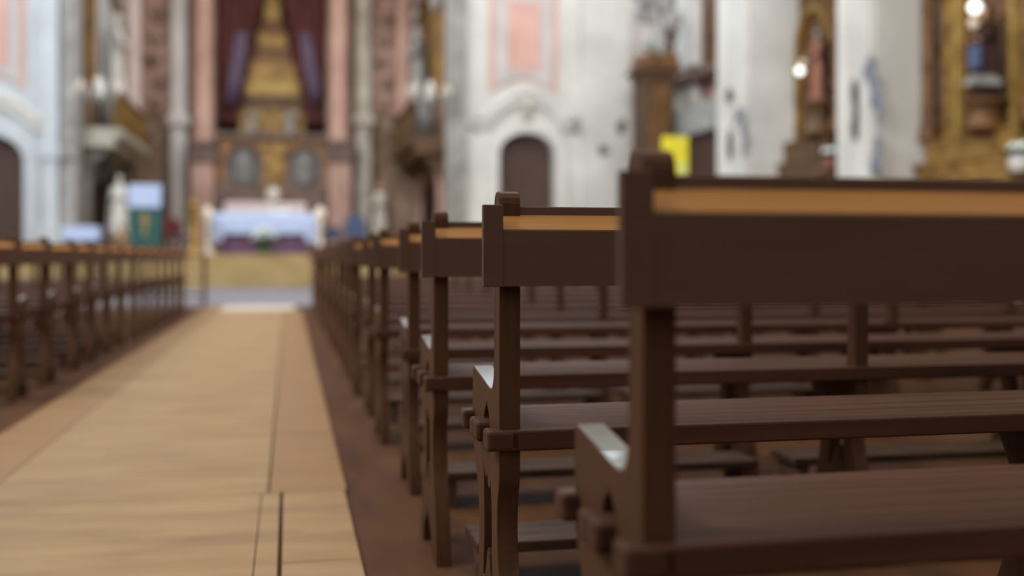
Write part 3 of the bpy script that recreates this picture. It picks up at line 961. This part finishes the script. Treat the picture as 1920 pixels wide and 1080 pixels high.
# small table with a white cloth in front on the left
ty = 26.4
tx_ = on_y(150, ty)
t0 = thing('side_table', 'small table left of the aisle under a hanging white cloth', 'table', (tx_, ty, 0))
tz = zz(425, tx_, ty)
tw = 62 * dep(tx_, ty) / F / 2
MB().box(-tw * 0.95, tw * 0.95, 0, 0.6, tz - 0.05, tz, 0.01).build('tabletop', 'pew_wood', t0)
for sx in (-1, 1):
    for y in (0.06, 0.54):
        MB().box(sx * tw * 0.85 - 0.035, sx * tw * 0.85 + 0.035, y - 0.035, y + 0.035, 0, tz - 0.05, 0.006).build('leg', 'pew_wood', t0)
m_ = MB().box(-tw, tw, -0.02, 0.62, tz, tz + 0.012, 0.004).box(-tw, tw, -0.03, -0.015, tz - 0.32, tz + 0.012, 0.004).box(-tw - 0.012, -tw, -0.02, 0.62, tz - 0.32, tz + 0.012, 0.004).box(tw, tw + 0.012, -0.02, 0.62, tz - 0.32, tz + 0.012, 0.004)
tag(m_.build('table_cloth', 'cloth_white', None, (tx_, ty, 0)), 'short white cloth lying over the small table left of the aisle', 'cloth')

# ------------------------------------------------------------------ right side: pilasters and side chapels
K = 1.2195
pil = [(21.9, 23.55), (16.68, 17.95), (10.6, 12.0)]
for i, (a, b) in enumerate(pil):
    m_ = MB().box(XR, 12.2, a, b, 0, 11.5).box(XR - 0.08, XR + 0.4, a - 0.08, b + 0.08, 0, 1.1, 0.03)
    m_.box(XR - 0.07, XR, a + (b - a) * 0.06, a + (b - a) * 0.32, 1.1, 11.5).box(XR - 0.07, XR, a + (b - a) * 0.68, a + (b - a) * 0.94, 1.1, 11.5)
    t_ = struct(m_.build('trim_%d' % (13 + i), 'plaster_white'))
    # worn hollows and scorch marks in the stone
    if i < 2:
        for (px, py, w_, h_, mt) in ([(1600, 198, 11, 40, 'stone_stain'), (1601, 250, 8, 18, 'stone_stain'), (1628, 118, 12, 26, 'stone_bluegrey'), (1640, 158, 15, 30, 'stone_bluegrey'), (1646, 192, 12, 28, 'stone_bluegrey'), (1640, 290, 16, 30, 'stone_bluegrey')] if i == 1 else
                                 [(1367, 262, 8, 28, 'stone_stain'), (1366, 180, 12, 12, 'stone_stain'), (1382, 216, 10, 16, 'stone_bluegrey'), (1394, 232, 11, 22, 'stone_bluegrey'), (1396, 268, 8, 26, 'stone_bluegrey')]):
            Y = on_x(px, XR - 0.07)
            z = zz(py, XR, Y)
            d = dep(XR, Y)
            s2 = d / F * 1.6
            m2 = MB()
            for q in range(5):
                m2.ball((XR - 0.07, Y + (random.random() - 0.5) * w_ * s2, z + (random.random() - 0.5) * h_ * s2 * 1.1), 0.02, w_ * s2 * 0.55, h_ * s2 * 0.4, 10, 6)
            m2.build('worn_patch', mt, t_)
# marks on the front wall's end pilaster
m_ = MB()
for px, py, w_, h_ in ((1165, 240, 9, 12), (1133, 283, 9, 8)):
    x = on_y(px, WY - 0.22)
    s2 = dep(x, WY) / F
    for q in range(4):
        m_.ball((x + (random.random() - 0.5) * w_ * s2, WY - 0.22, zz(py, x, WY) + (random.random() - 0.5) * h_ * s2), w_ * s2 * 0.8, 0.03, h_ * s2 * 0.8, 10, 6)
m_.build('worn_patch', 'stone_stain', wfr)
# chapel ceilings and back walls
for a, b, mt in ((12.0, 16.68, 'gold_dark'), (17.95, 21.9, 'gold_dark')):
    o = MB().box(11.35, 12.2, a, b, 0, 11).build('wall_chapel', mt)
    struct(o)
    struct(MB().box(XR + 0.1, 12.2, a, b, 8.2, 8.5).build('ceiling', 'stone_brown'))


def altarpiece(lab, cy, half, mats, zbase, H):
    """gilded side altar facing the nave; local x runs along the wall, -y faces out"""
    r = thing('side_altar', lab, 'altarpiece', (11.3, cy, 0), -pi / 2)
    g1, g2, g3 = mats
    MB().box(-half, half, -0.18, 0.0, zbase, H, 0.02).build('back_panel', g3, r)
    MB().box(-half, half, -1.0, 0.0, 0, zbase * 0.55, 0.03).build('altar_block', 'carved_wood', r)
    st_ = [(0.85, zbase * 0.55, zbase * 0.72), (0.7, zbase * 0.72, zbase * 0.86), (0.55, zbase * 0.86, zbase)]
    for q, (d, z0, z1) in enumerate(st_):
        MB().box(-half * (0.8 - 0.06 * q), half * (0.8 - 0.06 * q), -d, 0, z0, z1 - 0.05, 0.015).box(-half * (0.82 - 0.06 * q), half * (0.82 - 0.06 * q), -d - 0.03, 0, z1 - 0.07, z1, 0.015).build('step', g1, r)
    for sx in (-1, 1):
        m_ = MB()
        column(m_, (sx * half * 0.80, -0.38, zbase), 0.17, H - zbase, 0.3, 0.5)
        for q in range(26):
            a = q * 0.9
            m_.ball((sx * half * 0.80 + 0.165 * cos(a), -0.38 + 0.165 * sin(a), zbase + 0.4 + q * (H - zbase - 1.0) / 26), 0.055, None, 0.075, 8, 6)
        m_.build('column', g3, r)
        m_ = MB().box(sx * half * 0.56 - 0.13, sx * half * 0.56 + 0.13, -0.30, -0.15, zbase, H, 0.02)
        for q in range(8):
            m_.ball((sx * half * 0.56, -0.30, zbase + 0.4 + q * 0.55), 0.08, 0.04, 0.16, 8, 6)
        m_.build('pilaster', g1, r)
        MB().box(sx * half * 0.98 - 0.12, sx * half * 0.98 + 0.12, -0.28, -0.10, zbase, H, 0.02).build('outer_strip', g2, r)
    o = arch_pts(0, half * 0.44, H - zbase - 2.0, 0.8)
    i_ = arch_pts(0, half * 0.36, H - zbase - 2.0, 0.66)
    MB().plate([(u, v + zbase) for u, v in o + i_[::-1]], [], -0.3, -0.16).build('niche_arch', g2, r)
    m_ = MB().box(-half, half, -0.55, 0, H - 0.5, H - 0.25, 0.03).box(-half * 1.05, half * 1.05, -0.68, 0, H - 0.25, H, 0.03)
    for q in range(14):
        m_.ball((-half * 0.9 + q * half * 1.8 / 13, -0.56, H - 0.4), 0.08, 0.05, 0.09, 8, 6)
    m_.build('entablature', g1, r)
    return r


A_c = on_x(1842, 11.0)
altarpiece('gilded side altar with a dark robed figure at the right edge', A_c, 1.75, ('gold', 'gold_bright', 'gold_dark'), zz(252, 11.0, A_c), 7.6)
B_c = on_x(1520, 11.0)
altarpiece('brown gilded side altar between the two white pilasters', B_c, 1.75, ('carved_wood', 'gold', 'gold_dark'), zz(262, 11.0, B_c), 7.4)

# dark robed statue of the right altar
X0 = 10.75
Y0 = on_x(1848, X0)
zb = zz(188, X0, Y0)
s0 = thing('statue', 'dark robed statue with pale face in the gilded altar at the right edge', 'statue', (X0, Y0, zz(252, 11.0, A_c)), -pi / 2)
pz = zb - zz(252, 11.0, A_c)
MB().lathe([(0.34, 0), (0.36, 0.08), (0.26, 0.16), (0.24, pz - 0.1), (0.36, pz - 0.05), (0.36, pz)], (0, 0, 0), 18).build('pedestal', 'gold_dark', s0)
figure_on(s0, pz, zz(14, X0, Y0) - zb, 'skin', 'robe_dark', 'hair_brown', 'robe_dark')
MB().box(-0.05, 0.22, -0.3, -0.2, pz + 0.45, pz + 0.85, 0.04).build('blue_cloth', 'cloth_blue', s0)
X1 = 10.45
Y1 = on_x(1832, X1)
sl = MB().box(-0.26, 0.26, -0.12, 0.12, 0, 0.10, 0.015).box(-0.2, 0.2, -0.09, 0.09, 0.10, 0.16, 0.01)
tag(sl.build('stone_slab', 'statue_grey', None, (X1 + 0.1, Y1, zz(161, X1, Y1))), 'pale slab below the dark robed statue on the gilded altar', 'slab')


def lamp(px, py, X, lab, r_, mt='lamp_glow'):
    Y = on_x(px, X)
    z = zz(py, X, Y)
    t_ = thing('altar_lamp', lab, 'lamp', (X, Y, z))
    MB().lathe([(r_ * 0.2, -r_ * 1.1), (r_ * 0.8, -r_ * 0.5), (r_, 0.1 * r_), (r_ * 0.75, r_ * 0.7), (r_ * 0.15, r_ * 1.1)], (0, 0, 0), 14).build('globe', mt, t_)
    MB().lathe([(r_ * 0.5, -r_ * 1.5), (r_ * 0.6, -r_ * 1.3), (r_ * 0.3, -r_)], (0, 0, 0), 12).build('holder', 'brass', t_)
    MB().tube([(0, 0, -r_ * 1.4), (0.25, 0, -r_ * 1.9), (0.62 if X < 10.6 else 0.42, 0, -r_ * 1.2)], 0.02, 8).build('bracket', 'brass', t_)
    return t_


lamp(1828, 14, 10.5, 'white glowing lamp at the head of the dark robed statue', 0.10)
lamp(1826, 44, 10.55, 'small cream lamp below the glowing lamp of the right gilded altar', 0.085, 'flame')
lamp(1500, 133, 10.5, 'bright white lamp on the brown gilded altar', 0.085)
lamp(1506, 118, 10.52, 'cream lamp just above the bright lamp of the brown gilded altar', 0.07, 'flame')
# rose figure of the other altar
Y0 = on_x(1535, X0)
zb = zz(190, X0, Y0)
z_b = zz(262, 11.0, B_c)
s0 = thing('statue', 'rose robed statue in the brown gilded altar', 'statue', (X0, Y0, z_b), -pi / 2)
MB().lathe([(0.34, 0), (0.36, 0.08), (0.26, 0.16), (0.24, zb - z_b - 0.1), (0.36, zb - z_b - 0.05), (0.36, zb - z_b)], (0, 0, 0), 18).build('pedestal', 'carved_wood', s0)
figure_on(s0, zb - z_b, zz(56, X0, Y0) - zb, 'statue_grey', 'robe_rose', 'hair_brown', 'robe_dark')
# vases on the altars
for px, py, X, lab, vs_ in ((1557, 318, 10.1, 'white flowers in a reddish vase above the nearest pew rail', 'vase_red'), (1912, 322, 10.1, 'white flowers in a pale vase at the right edge', 'statue_white')):
    Y = on_x(px, X)
    flowers('flower_vase', lab, (X, Y, zz(py, X, Y)), vs_, 9, 0.17, 0.10, 'petal', 'flowers', 0.07)
    z0 = zz(py, X, Y)
    tag(MB().lathe([(0.2, 0), (0.2, 0.06), (0.12, 0.12), (0.10, z0 - 0.12), (0.16, z0 - 0.05), (0.2, z0)], (0, 0, 0), 16).build('flower_stand', 'carved_wood', None, (X, Y, 0)), 'turned wooden stand under the %s flower vase' % ('reddish' if px < 1700 else 'right edge pale'), 'stand')

# --- bay next to the front wall
o = struct(MB().box(11.0, 12.2, 23.55, WY, 0, 11).build('wall_chapel', 'pink_plaster'))
XB = 10.85
bay = thing('side_chapel_altar', 'grey stone altar with a white column in the bay beside the front wall', 'altar', (XB, 0, 0))
ya, yb = on_x(1315, XB), on_x(1278, XB)
MB().box(-0.22, 0.0, ya, yb, zz(195, XB, ya), zz(140, XB, ya)).build('lower_shaft', 'plaster_white', bay)
MB().box(-0.26, 0.0, ya - 0.02, yb + 0.02, zz(122, XB, ya), 10.5).build('upper_shaft', 'plaster_white', bay)
ye = on_x(1344, XB - 0.4)
MB().box(-0.5, 0.1, ye, 29.9, zz(139, XB, 25.5), zz(124, XB, 25.5), 0.03).build('cornice', 'plinth_stone', bay)
ym, yn = on_x(1348, XB - 0.6), on_x(1246, XB - 0.6)
zm0, zm1 = zz(250, XB, 25.5), zz(196, XB, 25.5)
m_ = MB()
m_.plate([(ym, zm0), (yn, zm0), (yn - 0.12, zm0 + 0.25), (yn - 0.5, zm1 - 0.25), (yn - 0.45, zm1), (ym, zm1)], [], -0.7, 0.1, 'yzx')
m_.build('mensa', 'statue_grey', bay)
MB().box(-0.5, 0.1, ym, yn - 0.2, 0.0, zm0, 0.03).build('dark_base', 'cloth_red_dark' if 'cloth_red_dark' in M else 'door_wood', bay)
y0, y1 = on_x(1338, XB - 0.1), on_x(1322, XB - 0.1)
MB().box(-0.12, 0.02, y0, y1, zz(122, XB, y0), 10.5).build('side_frame', 'carved_wood', bay)
# dark pillar with cornice and a statue group on top
PX, PY = on_y(1226, 27.2), 27.2
mat('pillar_wood', (92, 68, 44), 0.6, 0.25, 0.2, 3, (6, 6, 0.6), rgb2=(66, 48, 36))
r = thing('wooden_pillar', 'tall dark wooden pillar with a broad cornice right of the front door', 'pillar', (PX, PY, 0))
hw_ = 30 * dep(PX, PY) / F
zt = zz(130, PX, PY)
MB().box(-hw_, hw_, -hw_, hw_, 0.5, zt - 0.2, 0.04).build('shaft', 'pillar_wood', r)
MB().box(-hw_ * 1.2, hw_ * 1.2, -hw_ * 1.2, hw_ * 1.2, 0, 0.5, 0.04).build('plinth', 'carved_wood', r)
MB().box(-hw_ * 1.4, hw_ * 1.4, -hw_ * 1.35, hw_ * 1.35, zt - 0.16, zt, 0.03).box(-hw_ * 1.15, hw_ * 1.15, -hw_ * 1.15, hw_ * 1.15, zt - 0.34, zt - 0.16, 0.03).build('cornice', 'pillar_wood', r)
MB().box(-hw_ * 1.15, hw_ * 1.25, -hw_ * 1.2, hw_ * 1.2, zt, zt + 0.32, 0.04).build('gilded_block', 'gold_dark', r)
m_ = MB().box(-hw_ * 0.62, hw_ * 0.62, -hw_ - 0.03, -hw_ + 0.02, 1.2, zt - 0.5, 0.02)
m_.build('shaft_panel', 'gold_dark', r)
g = thing('statue', 'pale carved statue group on top of the tall wooden pillar', 'statue', (PX, PY, zt + 0.33))
m_ = MB()
random.seed(5)
for q in range(16):
    m_.ball(((random.random() - 0.5) * hw_ * 2.4, (random.random() - 0.5) * 0.5, 0.25 + 1.5 * random.random()), 0.16 + 0.12 * random.random(), 0.15, 0.2 + 0.14 * random.random(), 10, 7)
m_.build('cloud_base', 'statue_grey', g)
MB().plate([(-hw_ * 0.2, 0), (hw_ * 1.5, 0), (hw_ * 1.5, 2.2), (hw_ * 0.7, 1.4)], [], 0.1, 0.35).build('dark_backing', 'carved_wood', g)
figure_on(g, 0.9, 1.6, 'statue_white', 'statue_grey')

# yellow sign standing in the side aisle
yS = 15.0
x0, x1 = on_y(1241, yS), on_y(1290, yS)
xc = (x0 + x1) / 2
zt = zz(256, xc, yS)
r = thing('sign_stand', 'tall yellow sign board standing beyond the nearest pew', 'sign', (xc, yS, 0))
hw_ = (x1 - x0) / 2
MB().box(-hw_, hw_, -0.015, 0.015, zt - 0.22, zt, 0.006).build('header_panel', 'sign_yellow', r)
MB().box(-hw_, hw_, -0.015, 0.015, 0.9, zt - 0.22, 0.006).build('sign_panel', 'sign_yellow', r)
MB().box(-hw_ * 0.1, hw_ * 0.9, -0.02, -0.014, 1.0, zt - 0.4, 0.002).build('pale_notice', 'sign_pale', r)
MB().box(-0.025, 0.025, 0.014, 0.05, 0.03, zt - 0.1, 0.004).build('post', 'metal_dark', r)
MB().lathe([(0.22, 0), (0.22, 0.025), (0.04, 0.05)], (0, 0.03, 0), 20).build('base', 'metal_dark', r)

# ------------------------------------------------------------------ walkway of boards down the aisle
BT = 0.012


def board(x0, x1, y0, y1, mt, lab):
    o = MB().box(x0, x1, y0, y1, 0.0, BT, 0.003).build('walkway_board', mt)
    return tag(o, lab, 'floor board', None)


g_ = 0.004
board(-1.247, -0.983, 1.2, 9.0, 'walkway_side', 'narrow tan board along the left edge of the aisle walkway, nearest')
board(-1.235, -0.983, 9.0 + g_, 17.4, 'walkway_side', 'narrow tan board along the left edge of the aisle walkway, farther')
YJ = 3.64
board(-0.98, -0.0855, 1.2, YJ - g_, 'walkway', 'broad pale wooden panel of the walkway in the near left corner')
board(-0.0835, -0.026, 1.2, YJ - g_, 'walkway', 'thin pale strip beside the dark gap in the near walkway')
board(-0.98, -0.066, YJ, 9.6, 'walkway', 'broad pale wooden panel in the middle of the walkway')
board(-0.98, -0.066, 9.6 + g_, 16.0, 'walkway', 'broad wooden panel of the walkway, farthest of the three in the middle')
mat('walkway_glare', (206, 190, 174), 0.5, 0.2, 0.05, 3, (0.7, 3, 1))  # glare at the walkway end, painted as a paler tone
board(-0.98, 0.10, 16.0 + g_, 17.4, 'walkway_glare', 'last board across the far end of the walkway, glare painted pale')
board(-0.015, 0.187, 1.2, 2.80, 'walkway', 'short pale board on the right edge of the walkway, nearest the camera')
board(-0.015, 0.187, 2.80 + g_, YJ - g_, 'walkway', 'pale board beside the dark gap on the right edge of the walkway')
board(-0.060, 0.195, YJ, 16.0, 'walkway_side', 'long tan board along the right edge of the walkway')

# ------------------------------------------------------------------ pews
TH = 0.039
BAYW = 1.21


def smooth(pts, n=4):
    """open Catmull-Rom curve through the points"""
    P = [pts[0]] + list(pts) + [pts[-1]]
    out = []
    for i in range(1, len(P) - 2):
        for k in range(n):
            t = k / n
            out.append(tuple(0.5 * (2 * P[i][c] + (P[i + 1][c] - P[i - 1][c]) * t + (2 * P[i - 1][c] - 5 * P[i][c] + 4 * P[i + 1][c] - P[i + 2][c]) * t * t
                                    + (3 * P[i][c] - P[i - 1][c] - 3 * P[i + 1][c] + P[i + 2][c]) * t ** 3) for c in (0, 1)))
    out.append(tuple(pts[-1]))
    return out


ARM = smooth([(0.050, 0.68), (0.0505, 0.62), (0.055, 0.58), (0.067, 0.557), (0.084, 0.5495), (0.11, 0.5505), (0.19, 0.562), (0.274, 0.573)])
REAR = smooth([(-0.055, 0.0), (-0.050, 0.03), (-0.036, 0.10), (-0.012, 0.18), (0.012, 0.24), (0.022, 0.30), (0.017, 0.35), (0.004, 0.385), (0.0, 0.41)])
FRONT = smooth([(0.283, 0.45), (0.276, 0.425), (0.252, 0.385), (0.228, 0.345), (0.210, 0.30), (0.208, 0.25), (0.220, 0.18), (0.245, 0.11), (0.272, 0.05), (0.282, 0.0)])


def panel_mesh(mb, x0, arm=True):
    """plank that is post, armrest and legs in one, seen from the side: u forward (away from the camera), v up"""
    out = REAR + [(0.0, 0.895), (0.003, 0.906), (0.010, 0.914), (0.022, 0.918), (0.034, 0.916), (0.043, 0.909), (0.048, 0.897)]
    if arm:
        out += ARM + [(0.281, 0.572), (0.283, 0.565)]
    else:
        out += [(0.050, 0.52), (0.055, 0.47), (0.283, 0.462)]
    out += FRONT
    out += [(0.215, 0.0), (0.208, 0.035), (0.19, 0.062), (0.165, 0.078), (0.140, 0.098), (0.128, 0.115), (0.116, 0.098), (0.092, 0.078), (0.066, 0.062), (0.045, 0.035), (0.036, 0.0)]
    vase = [(0.158, 0.402), (0.150, 0.386), (0.138, 0.374), (0.128, 0.374), (0.121, 0.386), (0.114, 0.366), (0.104, 0.358), (0.094, 0.360), (0.086, 0.374), (0.078, 0.34),
            (0.074, 0.30), (0.074, 0.255), (0.070, 0.215), (0.066, 0.178), (0.082, 0.184), (0.094, 0.205), (0.104, 0.232), (0.112, 0.243), (0.121, 0.232), (0.131, 0.205), (0.144, 0.184), (0.162, 0.178),
            (0.158, 0.215), (0.153, 0.255), (0.153, 0.30), (0.156, 0.345)]
    ogee = [(0.097, 0.470), (0.155, 0.470), (0.154, 0.488), (0.146, 0.502), (0.134, 0.511), (0.126, 0.521), (0.118, 0.511), (0.106, 0.502), (0.098, 0.488)]
    mb.plate(out, [vase] + ([ogee] if arm else []), x0, x0 + TH, 'yzx', 0.0016)


def make_pew():
    r = thing('pew', '', 'pew')
    L = BAYW * 4 + TH
    for i in range(5):
        m_ = MB()
        panel_mesh(m_, i * BAYW, i in (0, 4))
        p = m_.build('end_panel' if i in (0, 4) else 'middle_support', 'panel_wood', r)
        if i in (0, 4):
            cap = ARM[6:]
            MB().plate([(u, v + 0.0012) for u, v in cap] + [(u, v - 0.001) for u, v in cap[::-1]], [], i * BAYW + 0.0012, i * BAYW + TH - 0.0012, 'yzx').build('armrest_sheen', 'arm_sheen', p)
    # back rail with a sloping hand rest of lighter wood
    prof = [(-0.036, 0.746), (-0.036, 0.8450), (-0.0335, 0.8475), (0.003, 0.874), (0.004, 0.8885), (0.006, 0.890), (0.034, 0.890), (0.036, 0.888), (0.036, 0.746)]
    m_ = MB().plate(prof, [], 0.0, L, 'yzx')
    rail = m_.build('back_rail', 'pew_wood', r)
    rest = MB().plate([(-0.0345, 0.8474), (0.0030, 0.8746), (0.0030, 0.8735), (-0.0330, 0.8465)], [], 0.001, L - 0.001, 'yzx')
    rest.build('sloping_rest', 'rest_wood', rail)
    for x0 in (-0.036, L):
        MB().box(x0, x0 + 0.036, -0.0375, -0.021, 0.745, 0.891, 0.0015).build('end_block', 'pew_wood', r)
    # seat with tenons that pass through the end panels
    s_ = MB().box(TH * 0.5, L - TH * 0.5, -0.012, 0.315, 0.447, 0.485, 0.004)
    for x0, x1 in ((-0.024, TH), (L - TH, L + 0.024)):
        for y0, y1 in ((-0.012, 0.040), (0.098, 0.186), (0.255, 0.306)):
            s_.box(x0, x1, y0, y1, 0.4472, 0.4848, 0.0065)
    s_.build('seat', 'seat_wood', r)
    return r


right_y = [1.11, 1.893, 2.772, 3.605, 4.59, 5.37, 6.20, 7.02] + [7.02 + 0.83 * k for k in range(1, 13)]
right_dx = [0.006, 0.001, 0.0, 0.026, 0.012, 0.02, 0.0, 0.01] + [0.02 * random.random() - 0.005 for _ in range(12)]
left_y = [6.26, 6.99, 7.80, 8.45, 9.14, 9.86, 10.68, 11.42, 12.2, 12.95, 13.7, 14.5, 15.25]
pew0 = make_pew()
LEN = BAYW * 4 + TH
for i, (y, dx) in enumerate(zip(right_y, right_dx)):
    o = pew0 if i == 0 else copy_tree(pew0)
    o.location = (0.373 + dx, y, 0)
    if i == 0:
        lab = 'nearest dark wooden pew, large and blurred at the right edge'
    elif i == 1:
        lab = 'dark wooden pew in sharp focus, second from the camera on the right'
    elif i == len(right_y) - 1:
        lab = 'dark wooden pew right of the aisle, frontmost of its row by the altar steps'
    else:
        lab = 'dark wooden pew right of the aisle, %s counted from the camera' % ORD[i]
    tag(o, lab, 'pew', 'dark pews right of the aisle')
for i, y in enumerate(left_y):
    o = copy_tree(pew0)
    o.location = (-1.455 + 0.004 * i - LEN, y, 0)
    lab = 'dark wooden pew left of the aisle, %s counted from the camera' % ('nearest' if i == 0 else 'last and frontmost' if i == len(left_y) - 1 else ORD[i])
    tag(o, lab, 'pew', 'dark pews left of the aisle')


# ------------------------------------------------------------------ kneelers
def make_kneeler():
    r = thing('kneeler', '', 'kneeler')
    W = BAYW - TH - 0.09
    MB().box(0, W, -0.27, -0.085, 0.088, 0.115, 0.004).build('kneeling_board', 'kneeler_wood', r)
    for x in (0.02, W - 0.055):
        MB().plate([(-0.262, 0.0), (-0.215, 0.0), (-0.205, 0.03), (-0.18, 0.045), (-0.155, 0.03), (-0.145, 0.0), (-0.10, 0.0), (-0.095, 0.088), (-0.265, 0.088)], [], x, x + 0.035, 'yzx').build('leg', 'pew_wood', r)
    return r


kn0 = make_kneeler()
first = True
for i in range(2, 9):
    for b in range(2 if i < 7 else 1):
        o = kn0 if first else copy_tree(kn0)
        first = False
        o.location = (0.373 + right_dx[i] + TH + 0.03 + b * BAYW, right_y[i], 0)
        o['label'] = 'low wooden kneeler %s behind the %s pew from the camera, right side' % ('at the aisle end' if b == 0 else 'in the middle bay', ORD[i])
        o['category'] = 'kneeler'
        o['group'] = 'kneelers behind the right pews'
for i in range(0, 7):
    o = copy_tree(kn0)
    o.location = (-1.455 + 0.004 * i - BAYW + 0.025, left_y[i], 0)
    o['label'] = 'low wooden kneeler at the aisle end of the %s pew on the left' % ('nearest' if i == 0 else ORD[i])
    o['category'] = 'kneeler'
    o['group'] = 'kneelers behind the left pews'

# kneeling desk alone before the left rows
ky = 18.0
kx = on_y(384, ky)
r = thing('prayer_desk', 'open wooden prayer desk standing alone before the left pews', 'prayer desk', (kx, ky, 0))
for i in range(3):
    m_ = MB()
    m_.plate([(-0.05, 0), (0.06, 0), (0.04, 0.1), (0.04, 0.78), (-0.03, 0.78), (-0.03, 0.1)], [], -TH - i * 1.1, -i * 1.1, 'yzx', 0.001)
    m_.plate([(0.30, 0), (0.40, 0), (0.38, 0.1), (0.38, 0.78), (0.32, 0.78), (0.32, 0.1)], [], -TH - i * 1.1, -i * 1.1, 'yzx', 0.001)
    m_.box(-TH - i * 1.1, -i * 1.1, -0.03, 0.38, 0.08, 0.14, 0.003)
    m_.build('support', 'panel_wood', r)
MB().box(-2.28, 0.03, -0.06, 0.42, 0.775, 0.815, 0.004).build('desk_top', 'pew_wood', r)
MB().box(-2.2, 0.0, 0.1, 0.3, 0.14, 0.17, 0.004).build('kneeling_board', 'kneeler_wood', r)
